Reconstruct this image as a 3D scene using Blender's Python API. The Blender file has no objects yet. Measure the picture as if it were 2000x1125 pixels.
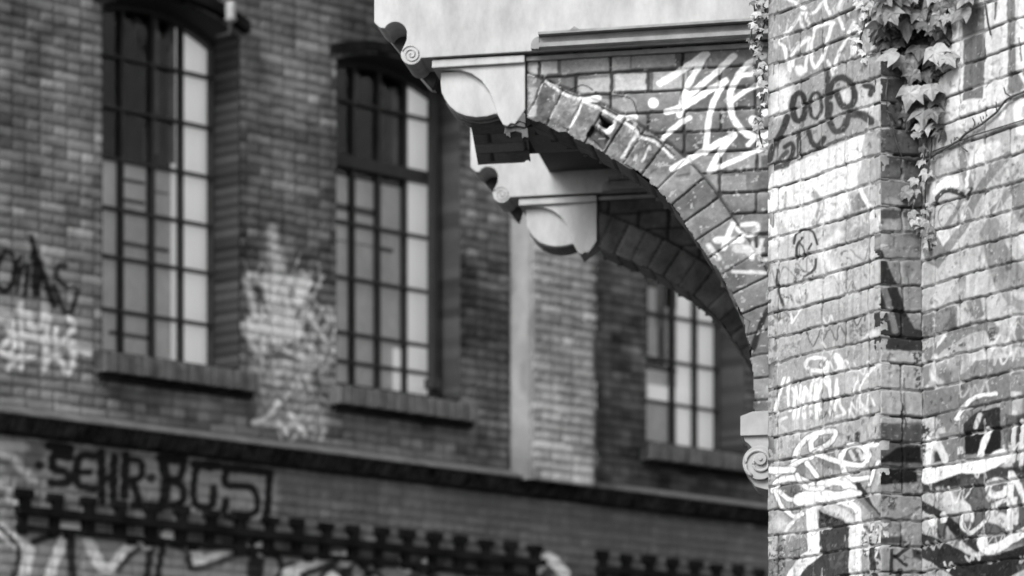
import bpy, math, random
import numpy as np
random.seed(4); RS = np.random.RandomState(7)
S = bpy.context.scene
# ------------------------------------------------------------------ camera, light
FP, HZ, CX, CZ = 7000.0, 1750.0, 0.0, 1.6          # focal length in photo pixels, horizon row, principal column, eye height
cd = bpy.data.cameras.new('camera'); cam = bpy.data.objects.new('camera', cd); S.collection.objects.link(cam)
cam.location = (0, 0, CZ); cam.rotation_euler = (math.radians(90), 0, 0)
cd.sensor_width = 36; cd.lens = 36 * FP / 2000
cd.shift_x = (1000 - CX) / 2000; cd.shift_y = (HZ - 562.5) / 2000
cd.clip_end = 3000; cd.dof.use_dof = True; cd.dof.focus_distance = 11.5; cd.dof.aperture_fstop = 3.7
S.camera = cam
S.view_settings.view_transform = 'Standard'; S.view_settings.look = 'None'
S.view_settings.exposure = 1.14; S.view_settings.gamma = 1
SUN_EL, SUN_AZ = math.radians(40), math.radians(220)      # azimuth clockwise from +Y: behind the camera, to the left
w = bpy.data.worlds.new('World'); S.world = w; w.use_nodes = True
nt = w.node_tree; bg = nt.nodes['Background']
sk = nt.nodes.new('ShaderNodeTexSky'); sk.sky_type = 'NISHITA'; sk.sun_disc = False
sk.sun_elevation = SUN_EL; sk.sun_rotation = SUN_AZ; sk.dust_density = 3
bw = nt.nodes.new('ShaderNodeRGBToBW'); nt.links.new(sk.outputs[0], bw.inputs[0]); nt.links.new(bw.outputs[0], bg.inputs[0])
bg.inputs[1].default_value = 0.10
sd = bpy.data.lights.new('sun', 'SUN'); sd.energy = 1.5; sd.angle = math.radians(30); sd.color = (1, 1, 1)
so = bpy.data.objects.new('sun', sd); S.collection.objects.link(so)
from mathutils import Vector
sv = Vector((math.sin(SUN_AZ) * math.cos(SUN_EL), math.cos(SUN_AZ) * math.cos(SUN_EL), math.sin(SUN_EL)))
so.rotation_euler = sv.to_track_quat('Z', 'Y').to_euler()

# ------------------------------------------------------------------ helpers
def vn(x, y, seed=0.):
    x = np.asarray(x, float); y = np.asarray(y, float)
    i = np.floor(x); j = np.floor(y); fx = x - i; fy = y - j
    fx = fx * fx * (3 - 2 * fx); fy = fy * fy * (3 - 2 * fy)
    h = lambda a, b: hsh(a, b, seed)
    return (h(i, j) * (1 - fx) + h(i + 1, j) * fx) * (1 - fy) + (h(i, j + 1) * (1 - fx) + h(i + 1, j + 1) * fx) * fy
def hsh(a, b, seed=0.):
    v = np.sin(a * 127.1 + b * 311.7 + seed * 74.7) * 43758.5453
    return v - np.floor(v)
def fbm(x, y, seed=0., o=4):
    r = 0; a = .5; t = 0
    for k in range(o):
        r = r + a * vn(x, y, seed + k); t += a; a *= .55; x = x * 2.03; y = y * 2.03
    return r / t
def sm(e0, e1, x):
    t = np.clip((x - e0) / (e1 - e0), 0, 1); return t * t * (3 - 2 * t)
def D2A(v, K=.85): return K * (v / 255.) ** 2.2         # a tone of the photograph to a base colour

ROOT = {}
def link(o, parent=None):
    S.collection.objects.link(o)
    if parent: o.parent = parent
    return o
def origin(parent):
    v = np.zeros(3); p = parent
    while p: v += np.array(p.location); p = p.parent
    return v
def mesh_obj(name, V, Fq, mat, parent=None, alb=None, smooth=False):
    V = np.asarray(V, float).reshape(-1, 3)
    me = bpy.data.meshes.new(name)
    if isinstance(Fq, np.ndarray) and Fq.ndim == 2:
        n, k = Fq.shape
        me.vertices.add(len(V)); me.loops.add(n * k); me.polygons.add(n)
        me.vertices.foreach_set('co', (V - origin(parent)).astype(np.float32).ravel())
        me.loops.foreach_set('vertex_index', Fq.astype(np.int32).ravel())
        me.polygons.foreach_set('loop_start', np.arange(0, n * k, k, dtype=np.int32))
        me.update(calc_edges=True)
    else:
        me.from_pydata([tuple(v) for v in V - origin(parent)], [], [tuple(int(i) for i in f) for f in Fq])
    if alb is not None:
        a = me.color_attributes.new('alb', 'FLOAT_COLOR', 'POINT')
        c = np.ones((len(V), 4), np.float32); c[:, :3] = np.clip(alb, .004, .9).reshape(-1, 1)
        a.data.foreach_set('color', c.ravel())
    me.validate(); me.update()
    if smooth: me.polygons.foreach_set('use_smooth', np.ones(len(me.polygons), bool))
    me.materials.append(mat)
    return link(bpy.data.objects.new(name, me), parent)
def empty(name, loc, label, cat, group=None):
    o = bpy.data.objects.new(name, None); o.location = loc; link(o); tag(o, label, cat, group); return o
def tag(o, label=None, cat=None, group=None, kind=None):
    for k, v in (('label', label), ('category', cat), ('group', group), ('kind', kind)):
        if v: o[k] = v

class MB:                                               # gathers solids into one mesh
    def __init__(s): s.v = []; s.f = []
    def add(s, V, F):
        n = len(s.v); s.v += [tuple(v) for v in V]; s.f += [tuple(i + n for i in f) for f in F]
    def prism(s, poly, A, Bv, off):                      # poly: 3-D outline; off: extrusion vector
        n = len(poly); P = [np.array(p, float) for p in poly]; off = np.array(off, float)
        s.add(P + [p + off for p in P], [tuple(range(n)), tuple(range(2 * n - 1, n - 1, -1))] +
              [(i, i + n, (i + 1) % n + n, (i + 1) % n) for i in range(n)])
    def box(s, P, a, b, c):                              # corner and three edge vectors
        P, a, b, c = [np.array(q, float) for q in (P, a, b, c)]
        s.prism([P, P + a, P + a + b, P + b], 0, 0, c)
    def tube(s, pts, r, n=6):
        pts = [Vector(p) for p in pts]; rs = r if hasattr(r, '__len__') else [r] * len(pts); V = []; F = []
        for i, p in enumerate(pts):
            t = (pts[min(i + 1, len(pts) - 1)] - pts[max(i - 1, 0)]).normalized()
            q = t.to_track_quat('Z', 'Y')
            for k in range(n):
                a = 2 * math.pi * k / n
                V.append(p + q @ Vector((math.cos(a) * rs[i], math.sin(a) * rs[i], 0)))
        for i in range(len(pts) - 1):
            for k in range(n):
                F.append((i * n + k, i * n + (k + 1) % n, (i + 1) * n + (k + 1) % n, (i + 1) * n + k))
        F.append(tuple(range(n - 1, -1, -1))); F.append(tuple(range((len(pts) - 1) * n, len(pts) * n)))
        s.add(V, F)
    def obj(s, name, mat, parent=None, bev=0, smooth=False):
        o = mesh_obj(name, s.v, s.f, mat, parent, smooth=smooth)
        if bev:
            m = o.modifiers.new('b', 'BEVEL'); m.width = bev; m.segments = 2; m.limit_method = 'ANGLE'
        return o

def masonry(name, rough=.85, n1=.22, bump=.35, scale=60, spec=.25):
    m = bpy.data.materials.new(name); m.use_nodes = True; t = m.node_tree; N = t.nodes; L = t.links
    p = N['Principled BSDF']; p.inputs['Roughness'].default_value = rough; p.inputs['Specular IOR Level'].default_value = spec
    a = N.new('ShaderNodeAttribute'); a.attribute_name = 'alb'
    tc = N.new('ShaderNodeTexCoord'); no = N.new('ShaderNodeTexNoise'); no.inputs['Scale'].default_value = scale; no.inputs['Detail'].default_value = 8
    no.inputs['Roughness'].default_value = .7
    L.new(tc.outputs['Object'], no.inputs['Vector'])
    mr = N.new('ShaderNodeMapRange'); mr.inputs[1].default_value = .3; mr.inputs[2].default_value = .7
    mr.inputs[3].default_value = 1 - n1; mr.inputs[4].default_value = 1 + n1
    L.new(no.outputs['Fac'], mr.inputs[0])
    vm = N.new('ShaderNodeVectorMath'); vm.operation = 'SCALE'; L.new(a.outputs['Color'], vm.inputs[0]); L.new(mr.outputs[0], vm.inputs['Scale'])
    L.new(vm.outputs[0], p.inputs['Base Color'])
    b = N.new('ShaderNodeBump'); b.inputs['Strength'].default_value = bump; b.inputs['Distance'].default_value = .004
    L.new(no.outputs['Fac'], b.inputs['Height']); L.new(b.outputs[0], p.inputs['Normal'])
    return m
def plain(name, v, rough=.8, n1=.15, scale=8, bump=.1, metal=0, spec=.3, streak=0, lo=.35, hi=.65, s2=40, emit=0):
    m = bpy.data.materials.new(name); m.use_nodes = True; t = m.node_tree; N = t.nodes; L = t.links
    p = N['Principled BSDF']; p.inputs['Roughness'].default_value = rough; p.inputs['Metallic'].default_value = metal
    p.inputs['Specular IOR Level'].default_value = spec
    tc = N.new('ShaderNodeTexCoord'); no = N.new('ShaderNodeTexNoise'); no.inputs['Scale'].default_value = scale; no.inputs['Detail'].default_value = 9
    no.inputs['Roughness'].default_value = .65
    mp = N.new('ShaderNodeMapping'); mp.inputs['Scale'].default_value = (1, 1, 1 - streak)
    L.new(tc.outputs['Object'], mp.inputs[0]); L.new(mp.outputs[0], no.inputs['Vector'])
    mr = N.new('ShaderNodeMapRange'); mr.inputs[1].default_value = lo; mr.inputs[2].default_value = hi
    mr.inputs[3].default_value = v * (1 - n1); mr.inputs[4].default_value = min(.9, v * (1 + n1))
    L.new(no.outputs['Fac'], mr.inputs[0]); L.new(mr.outputs[0], p.inputs['Base Color'])
    n2 = N.new('ShaderNodeTexNoise'); n2.inputs['Scale'].default_value = s2; n2.inputs['Detail'].default_value = 6; L.new(tc.outputs['Object'], n2.inputs['Vector'])
    if emit: p.inputs['Emission Color'].default_value = (1, 1, 1, 1); p.inputs['Emission Strength'].default_value = emit   # added glow, standing in for sky reflected in the panes
    b = N.new('ShaderNodeBump'); b.inputs['Strength'].default_value = bump; b.inputs['Distance'].default_value = .004
    L.new(n2.outputs['Fac'], b.inputs['Height']); L.new(b.outputs[0], p.inputs['Normal'])
    return m
def glass(name):
    m = bpy.data.materials.new(name); m.use_nodes = True; t = m.node_tree; N = t.nodes; L = t.links
    N.remove(N['Principled BSDF']); out = N['Material Output']
    g = N.new('ShaderNodeBsdfGlossy'); g.inputs['Roughness'].default_value = .06; g.inputs['Color'].default_value = (.9, .9, .9, 1)
    tr = N.new('ShaderNodeBsdfTransparent'); tr.inputs['Color'].default_value = (.97, .97, .97, 1)
    fr = N.new('ShaderNodeFresnel'); fr.inputs['IOR'].default_value = 1.45
    tc = N.new('ShaderNodeTexCoord'); nz = N.new('ShaderNodeTexNoise'); nz.inputs['Scale'].default_value = 2.2; nz.inputs['Detail'].default_value = 3; L.new(tc.outputs['Object'], nz.inputs['Vector'])
    bp = N.new('ShaderNodeBump'); bp.inputs['Strength'].default_value = .5; bp.inputs['Distance'].default_value = .06; L.new(nz.outputs['Fac'], bp.inputs['Height']); L.new(bp.outputs[0], g.inputs['Normal']); L.new(bp.outputs[0], fr.inputs['Normal'])
    mx = N.new('ShaderNodeMixShader'); L.new(fr.outputs[0], mx.inputs[0]); L.new(tr.outputs[0], mx.inputs[1]); L.new(g.outputs[0], mx.inputs[2])
    L.new(mx.outputs[0], out.inputs['Surface']); return m
M = dict(brick=masonry('painted brick', spec=.08), far=masonry('weathered brick', n1=.12, scale=20, bump=.2),
         stucco=plain('pale stucco', .41, n1=.2, streak=.55, scale=9, bump=.25, s2=22), stone=plain('pale stone moulding', .36, n1=.12, scale=14, bump=.15),
         rust=masonry('broken brick', n1=.3, bump=.8, scale=45),
         dark=plain('dark underside shade', .07, n1=.3, scale=12), metal=plain('dark painted steel', .04, .55, spec=.25),
         sill=plain('brick sill', .12, n1=.35, scale=9), ledge=plain('weathered ledge', .14, n1=.3, scale=6),
         black=plain('black brick and shade', .012, .9, n1=.6, spec=.1, scale=5), soldier=plain('very dark brick', .03, .9, n1=.8, scale=9, spec=.1), curtain=plain('glowing white curtain', .85, n1=.06, scale=3, streak=.9, emit=.13),
         glow_panel=plain('faintly glowing board', .55, n1=.35, scale=1.6, emit=.03), room=plain('dark room', .012, spec=0), ground=plain('asphalt', .045, n1=.3, scale=3),
         leaf=masonry('ivy leaf', rough=.5, n1=.18, bump=.2, scale=40, spec=.4), stem=plain('woody ivy stem', .06, n1=.4, scale=60),
         moulding=plain('weathered moulding', .27, n1=.25, scale=10),
         glass=glass('window glass'), ceramic=plain('white ceramic', .35, .3), slate=plain('roof board', .05))

def hit(px, py, P0, dr):                                  # photo pixel -> (t, z) on the upright plane through P0 along dr
    u = (px - CX) / FP
    t = (u * P0[1] - P0[0]) / (dr[0] - u * dr[1]); Y = P0[1] + dr[1] * t
    return t, CZ + (HZ - py) / FP * Y
def proj(P):                                              # world -> photo pixel
    return CX + FP * P[..., 0] / P[..., 1], HZ - FP * (P[..., 2] - CZ) / P[..., 1]

# strokes and fills laid on a surface, given where they sit on the wall
def smoothpts(pts, n=5):
    if len(pts) < 3: return np.array(pts, float)
    p = np.array([pts[0]] + list(pts) + [pts[-1]], float); out = []
    for i in range(1, len(p) - 2):
        for k in range(n):
            t = k / n
            out.append(.5 * ((2 * p[i]) + (-p[i - 1] + p[i + 1]) * t + (2 * p[i - 1] - 5 * p[i] + 4 * p[i + 1] - p[i + 2]) * t * t +
                             (-p[i - 1] + 3 * p[i] - 3 * p[i + 1] + p[i + 2]) * t ** 3))
    out.append(p[-2]); return np.array(out)
def segdist(x, y, pts):
    d = np.full(x.shape, 1e9)
    for (x0, y0), (x1, y1) in zip(pts[:-1], pts[1:]):
        dx, dy = x1 - x0, y1 - y0; L2 = dx * dx + dy * dy + 1e-9
        t = np.clip(((x - x0) * dx + (y - y0) * dy) / L2, 0, 1)
        d = np.minimum(d, np.hypot(x - x0 - t * dx, y - y0 - t * dy))
    return d
class Paint:
    def __init__(s, PX, PY, alb, K):
        wob = 2.2
        s.B = 1.; s.x = PX.ravel() + wob * (vn(PX.ravel() / 9, PY.ravel() / 9, 5) - .5); s.y = PY.ravel() + wob * (vn(PX.ravel() / 9, PY.ravel() / 9, 8) - .5)
        s.a = alb.ravel().copy(); s.K = K; s.T = (0, 0, 1)
        s.tex = fbm(s.x / 5, s.y / 5, 3, 3); s.cov = np.zeros(s.a.shape); s.sc = np.zeros(s.a.shape)
    def t(s, ox, oy, k): s.T = (ox, oy, k); return s
    def _p(s, pts): ox, oy, k = s.T; return [(ox + a / k, oy + b / k) for a, b in pts]
    def mix(s, m, cover, val, alpha):
        c = np.clip(cover * alpha, 0, 1)
        s.a[m] = s.a[m] * (1 - c) + D2A(val, s.K) * c; s.cov[m] = np.maximum(s.cov[m], c)
    def st(s, val, wd, *pts, soft=1.6, al=.93, sp=0):
        w_ = wd * s.B / s.T[2] / 2; p = smoothpts(s._p(pts)) if len(pts) > 1 else np.array(s._p(pts) * 2)
        r = w_ + soft * 2
        m = np.where((s.x > p[:, 0].min() - r) & (s.x < p[:, 0].max() + r) & (s.y > p[:, 1].min() - r) & (s.y < p[:, 1].max() + r))[0]
        if not len(m): return s
        d = segdist(s.x[m], s.y[m], p); c = 1 - sm(w_ - soft, w_ + soft, d)
        if sp: c = c * sm(.5 - .12, .5 + .12, s.tex[m] + .5 - sp)
        s.mix(m, c, val, al); s.sc[m] = np.maximum(s.sc[m], c); return s
    def so(s, val, wd, *pts, **k):                        # a stroke with its darker outline
        s.st(62, wd + 15, *pts, soft=1.2, al=.6); return s.st(val, wd, *pts, **k)
    def tags(s, n, x0, x1, y0, y1, slope, seed, vals, wds=(7, 16), size=(14, 40), al=.6):   # older, worn handwriting under and over the rest
        q = random.Random(seed); T = s.T; s.T = (0, 0, 1)
        for k in range(n):
            x = q.uniform(x0, x1); y = q.uniform(y0, y1); h = q.uniform(*size); w_ = q.uniform(*wds) / 3.5; v = q.choice(vals); m_ = q.randint(3, 8); P_ = []
            for j in range(m_): P_.append((x + j * h * .33 + q.uniform(-.15, .3) * h, y + slope * j * h * .33 + (h * .5 if j % 2 else -h * .5) * q.uniform(.5, 1.1)))
            s.st(v, w_, *P_, soft=1.3, al=al * q.uniform(.5, 1.1), sp=q.choice([0, .08, .2]))
        s.T = T; return s
    def fl(s, val, *pts, soft=1.5, al=.93, sp=0):
        p = np.array(s._p(pts)); r = soft * 2
        m = np.where((s.x > p[:, 0].min() - r) & (s.x < p[:, 0].max() + r) & (s.y > p[:, 1].min() - r) & (s.y < p[:, 1].max() + r))[0]
        if not len(m): return s
        x, y = s.x[m], s.y[m]; ins = np.zeros(x.shape, bool); q = np.roll(p, -1, 0)
        for (x0, y0), (x1, y1) in zip(p, q):
            if y0 == y1: continue
            c = ((y0 > y) != (y1 > y)) & (x < (x1 - x0) * (y - y0) / (y1 - y0) + x0); ins ^= c
        d = segdist(x, y, np.vstack([p, p[:1]])); d = np.where(ins, -d, d)
        c = 1 - sm(-soft, soft, d)
        if sp: c = c * sm(.5 - .12, .5 + .12, s.tex[m] + .5 - sp)
        s.mix(m, c, val, al); return s
    def ring(s, val, wd, cx, cy, rx, ry, **k):
        return s.st(val, wd, *[(cx + rx * math.cos(a), cy + ry * math.sin(a)) for a in np.linspace(0, 2 * math.pi, 13)], **k)

def bricks(s, z, c, z0, L, H, seed, joint=.011, wob=.004, tr=.0035, jag=.0018):
    """returns (0 in the joint .. 1 on the brick face, random per brick, random2)"""
    z = z + wob * (vn(s * 5, z * 5, seed + 11) - .5) * 2 + jag * (vn(s * 60, z * 60, seed + 12) - .5) + jag * (vn(s * 23, z * 23, seed + 15) - .5)
    s = s + .0028 * (vn(s * 50, z * 50, seed + 13) - .5) * 2
    row = np.floor((z - z0) / c); zz = (z - z0) - row * c
    odd = np.mod(row, 2) == 1
    wd = np.where(odd, H, L); off = np.where(odd, H * .5 + L * .25 * 0, L * .25 + (hsh(row, 3, seed) > .5) * L * .5)
    off = off + .008 * (hsh(row, 9, seed) - .5)
    col = np.floor((s - off) / wd); ss = (s - off) - col * wd
    e = np.minimum(np.minimum(ss, wd - ss), np.minimum(zz, c - zz))
    jj = joint / 2 * (1 + .5 * (vn(s * 25, z * 25, seed + 4) - .5))
    # round the brick corners a little
    ex = np.minimum(ss, wd - ss); ez = np.minimum(zz, c - zz)
    cr = np.maximum(0, .012 - ex) ** 2 + np.maximum(0, .012 - ez) ** 2
    e = np.where((ex < .012) & (ez < .012), np.maximum(0, .012 - np.sqrt(cr)), e)
    f = sm(jj - .001, jj + tr, e)
    return f, hsh(row, col, seed + 1), hsh(col, row, seed + 2)

def grid(P0, dr, nrm, ts, zs, hfn, keep=None, skirt=.03):
    """height-field over an upright plane; hfn(T,Z,PX,PY)->(displacement, base colour)"""
    T, Z = np.meshgrid(ts, zs)
    P = np.stack([P0[0] + dr[0] * T, P0[1] + dr[1] * T, Z], -1); PX, PY = proj(P)
    h, a = hfn(T, Z, PX, PY)
    nn = np.array([nrm[0], nrm[1], 0.]); P = P + h[..., None] * nn
    if skirt:
        l = P[:, :1] - nn * skirt; r = P[:, -1:] - nn * skirt
        P = np.concatenate([l, P, r], 1); a = np.concatenate([a[:, :1], a, a[:, -1:]], 1)
    R, Cn = P.shape[:2]; I = np.arange(R * Cn).reshape(R, Cn)
    Fq = np.stack([I[:-1, :-1], I[:-1, 1:], I[1:, 1:], I[1:, :-1]], -1)
    if keep is not None:
        k = keep(T, Z)
        k = k[:-1, :-1] & k[1:, 1:] & k[:-1, 1:] & k[1:, :-1]
        if skirt: k = np.concatenate([k[:, :1], k, k[:, -1:]], 1)
        Fq = Fq[k]
    return P.reshape(-1, 3), Fq.reshape(-1, 4), a.ravel()
def merge(lst):
    V = []; Fq = []; A = []; n = 0
    for v, f, a in lst: V.append(v); Fq.append(f + n); A.append(a); n += len(v)
    return np.concatenate(V), np.concatenate(Fq), np.concatenate(A)
def frange(a, b, st): return np.linspace(a, b, max(2, int(round((b - a) / st)) + 1))

# ------------------------------------------------------------------ ground
gm = MB(); gm.add([(-600, -600, 0), (600, -600, 0), (600, 1500, 0), (-600, 1500, 0)], [(0, 1, 2, 3)])
tag(gm.obj('ground', M['ground']), kind='structure')

# ------------------------------------------------------------------ the near building
# pilaster and wall
fN = np.array([2600., -FP]); fN = fN / np.hypot(*fN)             # along the wall, coming nearer, to the right
fn = np.array([-fN[1] * -1, 0]);                                  # placeholder, replaced next line
nF = np.array([fN[1], -fN[0]]); nF = nF if nF[0] < 0 else -nF     # wall normal, towards the camera's left
C1 = np.array([1720 / FP * 10.5, 10.5])                           # pilaster arris
rD = -nF                                                          # the return runs straight back into the wall
tR, _ = hit(1801, 0, C1, rD); C2 = C1 + rD * tR
tL, _ = hit(1501, 0, C1, fN); FL = C1 + fN * tL                   # far (left) arris of the pilaster
BR_C = .0763; BZ0 = CZ + (HZ - 301) / FP * 10.5
near = empty('brick_building', (float(FL[0]), float(FL[1]), 0), 'graffiti covered brick building filling the right side, with arched eaves brackets reaching left', 'building')
KN = .74
def paint_near(p):
    # --- rows seen at the top of the pilaster
    p.t(1480, 0, 3.515)
    p.fl(160, (0, -200), (840, -200), (840, 1130), (0, 1130), al=.8)
    p.fl(200, (70, 500), (230, 480), (240, 800), (70, 830), soft=14, al=.8)
    p.st(238, 90, (150, 500), (190, 640), (130, 760), soft=10, al=.75)
    for q in [[(300, 90), (230, 200), (150, 270)], [(290, 100), (312, 190)], [(330, 90), (352, 175)], [(455, -40), (470, 30), (500, 95)], [(440, 15), (385, 90), (300, 90)],
              [(550, 110), (590, 195)], [(510, 158), (400, 190), (372, 300), (372, 400), (400, 462), (450, 380), (500, 210), (520, 160)], [(150, 298), (190, 335), (222, 480)],
              [(240, 450), (252, 360), (350, 262)], [(352, 270), (330, 490)], [(665, 155), (600, 280), (560, 360), (528, 475)], [(480, 415), (515, 510)],
              [(560, 60), (600, -60)], [(100, -30), (200, -10), (330, 60)], [(190, 640), (200, 760)], [(270, 460), (320, 490)]]: p.st(252, 22, *q, soft=2)
    p.st(250, 34, (650, 325), (650, 365)); p.st(250, 60, (290, 478), (295, 490), soft=4)
    p.fl(205, (690, 620), (835, 560), (835, 830), (690, 760), soft=3)
    p.fl(205, (560, 640), (640, 600), (660, 700), (600, 770))
    dk = dict(soft=2.4, al=.97)
    p.ring(56, 44, 285, 735, 46, 95, **dk); p.ring(66, 26, 400, 725, 40, 90, **dk)
    p.st(62, 46, (205, 800), (170, 900), (110, 1010), (80, 1100), **dk)
    p.st(62, 40, (350, 900), (380, 985), (420, 1000), (460, 950), **dk)
    p.st(62, 46, (500, 660), (500, 590), (560, 535), (630, 560), (665, 640), (650, 720), (590, 730), (545, 640), **dk)
    p.st(70, 46, (500, 720), (495, 830), (540, 900), (595, 880), (620, 810), **dk)
    p.st(62, 40, (740, 590), (782, 600), (775, 650), **dk); p.st(70, 60, (640, 780), (720, 790), (780, 830), **dk)
    p.st(74, 30, (480, 500), (475, 650), (480, 800), **dk)
    p.st(62, 34, (185, 1010), (235, 985), (240, 1060), (180, 1130), (110, 1175), (200, 1160), **dk); p.st(62, 40, (280, 920), (292, 1095), **dk)
    # --- whitewashed belt
    p.tags(16, 1500, 1690, -20, 120, -.4, 31, [235, 245, 120], al=.5)
    p.t(1480, 280, 3.515)
    p.fl(240, (40, 205), (200, 160), (310, 110), (460, 40), (740, -70), (735, 60), (690, 230), (700, 330), (640, 400), (660, 470), (520, 560), (420, 560), (240, 640), (60, 740), soft=2.5, al=.95)
    p.fl(205, (40, 735), (240, 640), (430, 560), (660, 470), (840, 430), (840, 1125), (40, 1125), soft=5, al=.8)
    p.fl(182, (735, -60), (840, -60), (840, 420), (770, 430), (690, 310), (700, 240), soft=2, al=.9)
    p.st(84, 34, (200, 60), (150, 115), (90, 170), (200, 150), **dk)
    p.st(148, 48, (395, 350), (440, 430), (395, 550), al=.8, soft=2.5); p.st(150, 70, (660, 360), (640, 430), (620, 500), al=.7, soft=4)
    p.st(252, 30, (690, 300), (765, 430)); p.st(165, 22, (195, 340), (190, 470), al=.7); p.st(170, 60, (150, 560), (200, 640), al=.7, soft=5)
    p.st(45, 18, (250, 690), (265, 625), (320, 590), (385, 610), (415, 690)); p.st(55, 20, (272, 790), (275, 700), (310, 650)); p.st(60, 15, (310, 790), (330, 740), (300, 690))
    p.st(60, 16, (372, 690), (362, 725)); p.st(55, 20, (400, 800), (395, 860), (345, 905)); p.fl(105, (250, 850), (390, 890), (385, 945), (250, 990), sp=.5)
    p.st(45, 22, (140, 870), (138, 1000), (165, 1080), (195, 1150)); p.fl(85, (150, 1040), (380, 960), (330, 1125), (190, 1160), sp=.62, soft=3)
    p.ring(225, 40, 285, 1080, 20, 60, soft=3)
    p.st(120, 80, (600, 770), (610, 810), sp=.55, soft=3); p.st(165, 36, (490, 640), (480, 720)); p.st(160, 30, (545, 650), (530, 720)); p.st(150, 60, (620, 560), (590, 640), (720, 600), al=.7, soft=4)
    p.st(245, 60, (560, 620), (450, 760), (560, 900), al=.7, soft=6); p.st(165, 50, (740, 480), (740, 600), (730, 690), al=.8)
    p.st(240, 20, (835, 500), (832, 560))
    # --- the handstyle tags
    p.tags(22, 1500, 1700, 400, 640, -.35, 77, [150, 130, 240, 100], al=.55)
    p.t(1480, 560, 3.515)
    p.fl(180, (40, 150), (840, 60), (840, 1125), (40, 1125), soft=10, al=.75)
    p.fl(120, (75, 230), (130, 220), (135, 600), (130, 1125), (75, 1125), sp=.55, soft=1); p.fl(150, (150, 400), (300, 380), (290, 500), (140, 520), sp=.55)
    p.fl(125, (620, 260), (790, 250), (780, 330), (640, 390), sp=.5, soft=3); p.fl(140, (670, 400), (720, 400), (700, 500), (660, 500), sp=.55)
    p.fl(235, (770, 300), (835, 290), (835, 370), (700, 370), soft=3, al=.6)
    p.ring(250, 24, 405, 532, 78, 45); p.st(250, 52, (545, 480), (580, 550))
    for q in [[(182, 630), (150, 740), (120, 860)], [(216, 630), (205, 740), (220, 850)], [(262, 690), (250, 870), (250, 1045)], [(292, 680), (282, 860), (268, 1045)],
              [(326, 690), (318, 850), (330, 1010)], [(372, 665), (362, 820), (378, 960), (420, 965)], [(404, 670), (402, 830), (410, 950)], [(440, 640), (415, 780), (455, 935)],
              [(490, 635), (505, 760), (488, 915)], [(548, 640), (535, 800), (508, 920)], [(552, 700), (560, 800), (598, 870), (540, 892)],
              [(195, 900), (150, 935), (138, 1125)], [(170, 960), (205, 1010), (220, 1130)], [(235, 700), (300, 780), (330, 700), (365, 780)], [(455, 640), (500, 700)]]: p.st(252, 21, *q)
    p.st(250, 11, (690, 615), (665, 720), (640, 810), (612, 1030)); p.st(250, 14, (815, 548), (765, 590), (728, 650), (700, 740), (702, 830))
    p.st(240, 60, (800, 920), (750, 1060), soft=5, al=.8)
    # --- the lowest piece
    p.tags(34, 1500, 1700, 600, 1120, -.3, 21, [250, 245, 90, 60, 235], al=.8); p.tags(14, 1500, 1690, 870, 1110, -.2, 40, [35, 50, 70, 252], (22, 44), (30, 60), .85)
    p.t(1480, 805, 3.515)
    p.fl(172, (40, 60), (840, 10), (840, 760), (40, 860), soft=6, al=.7)
    p.fl(125, (420, 180), (500, 180), (570, 400), (460, 380), (410, 330)); p.fl(125, (250, 310), (330, 340), (330, 470), (260, 440)); p.fl(110, (590, 250), (730, 250), (740, 350), (600, 340))
    p.st(210, 26, (640, 270), (670, 330)); p.st(210, 26, (690, 260), (720, 320))
    p.st(80, 50, (632, 180), (632, 200), sp=.6); p.st(80, 34, (688, 150), (688, 195))
    p.fl(105, (140, 500), (300, 490), (310, 590), (230, 600)); p.fl(70, (60, 860), (190, 850), (190, 1150), (60, 1150), sp=.6)
    p.fl(60, (420, 680), (640, 760), (640, 1150), (240, 1150), (430, 960), soft=1.5); p.fl(30, (420, 670), (600, 760), (480, 770), (430, 800), sp=.6)
    p.fl(55, (715, 760), (830, 740), (835, 1150), (720, 1150), sp=.55); p.st(35, 44, (690, 500), (745, 580), (770, 640), (840, 720)); p.st(118, 36, (700, 590), (770, 660), (840, 740))
    p.st(45, 40, (780, 920), (790, 1020), (810, 1150)); p.fl(150, (715, 980), (770, 1010), (780, 1120), (715, 1120))
    wt = 251
    p.so(wt, 34, (240, 360), (280, 250), (370, 160), (500, 130), (540, 150), (490, 215), (385, 265), (370, 210), (400, 160))
    p.so(wt, 32, (130, 425), (250, 360), (370, 300), (440, 255)); p.so(wt, 34, (400, 285), (500, 320), (600, 352), (720, 362), (762, 300), (710, 232), (630, 228), (575, 300), (590, 380), (640, 460), (770, 450))
    p.so(wt, 34, (340, 350), (410, 440)); p.so(wt, 44, (70, 400), (240, 395)); p.so(wt, 40, (110, 540), (150, 470), (260, 455), (340, 480), (430, 540))
    p.so(wt, 60, (430, 500), (560, 470), (650, 530), (620, 560)); p.so(wt, 26, (125, 540), (160, 640), (240, 712), (305, 700)); p.so(wt, 30, (150, 545), (220, 600), (290, 590))
    p.st(228, 24, (300, 690), (225, 770), (180, 860)); p.so(wt, 86, (290, 600), (400, 570), (560, 590), (640, 570)); p.so(wt, 30, (270, 430), (330, 520), (450, 520))
    p.st(244, 80, (360, 620), (380, 800), (390, 950)); p.st(236, 84, (390, 970), (300, 1040), (230, 1150)); p.st(215, 60, (480, 650), (600, 700), (650, 770), soft=3)
    p.st(246, 44, (440, 590), (600, 620), (690, 680), (690, 900), (695, 1150)); p.st(228, 44, (650, 780), (650, 1150))
    p.st(205, 80, (150, 765), (155, 770), soft=5); p.fl(135, (190, 900), (310, 860), (320, 960), (240, 1020), (180, 1000)); p.st(60, 8, (230, 960), (300, 930))
    p.so(wt, 24, (835, 335), (800, 400), (770, 500)); p.st(245, 46, (810, 215), (750, 230), (745, 300)); p.st(240, 40, (700, 560), (640, 560))
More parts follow.
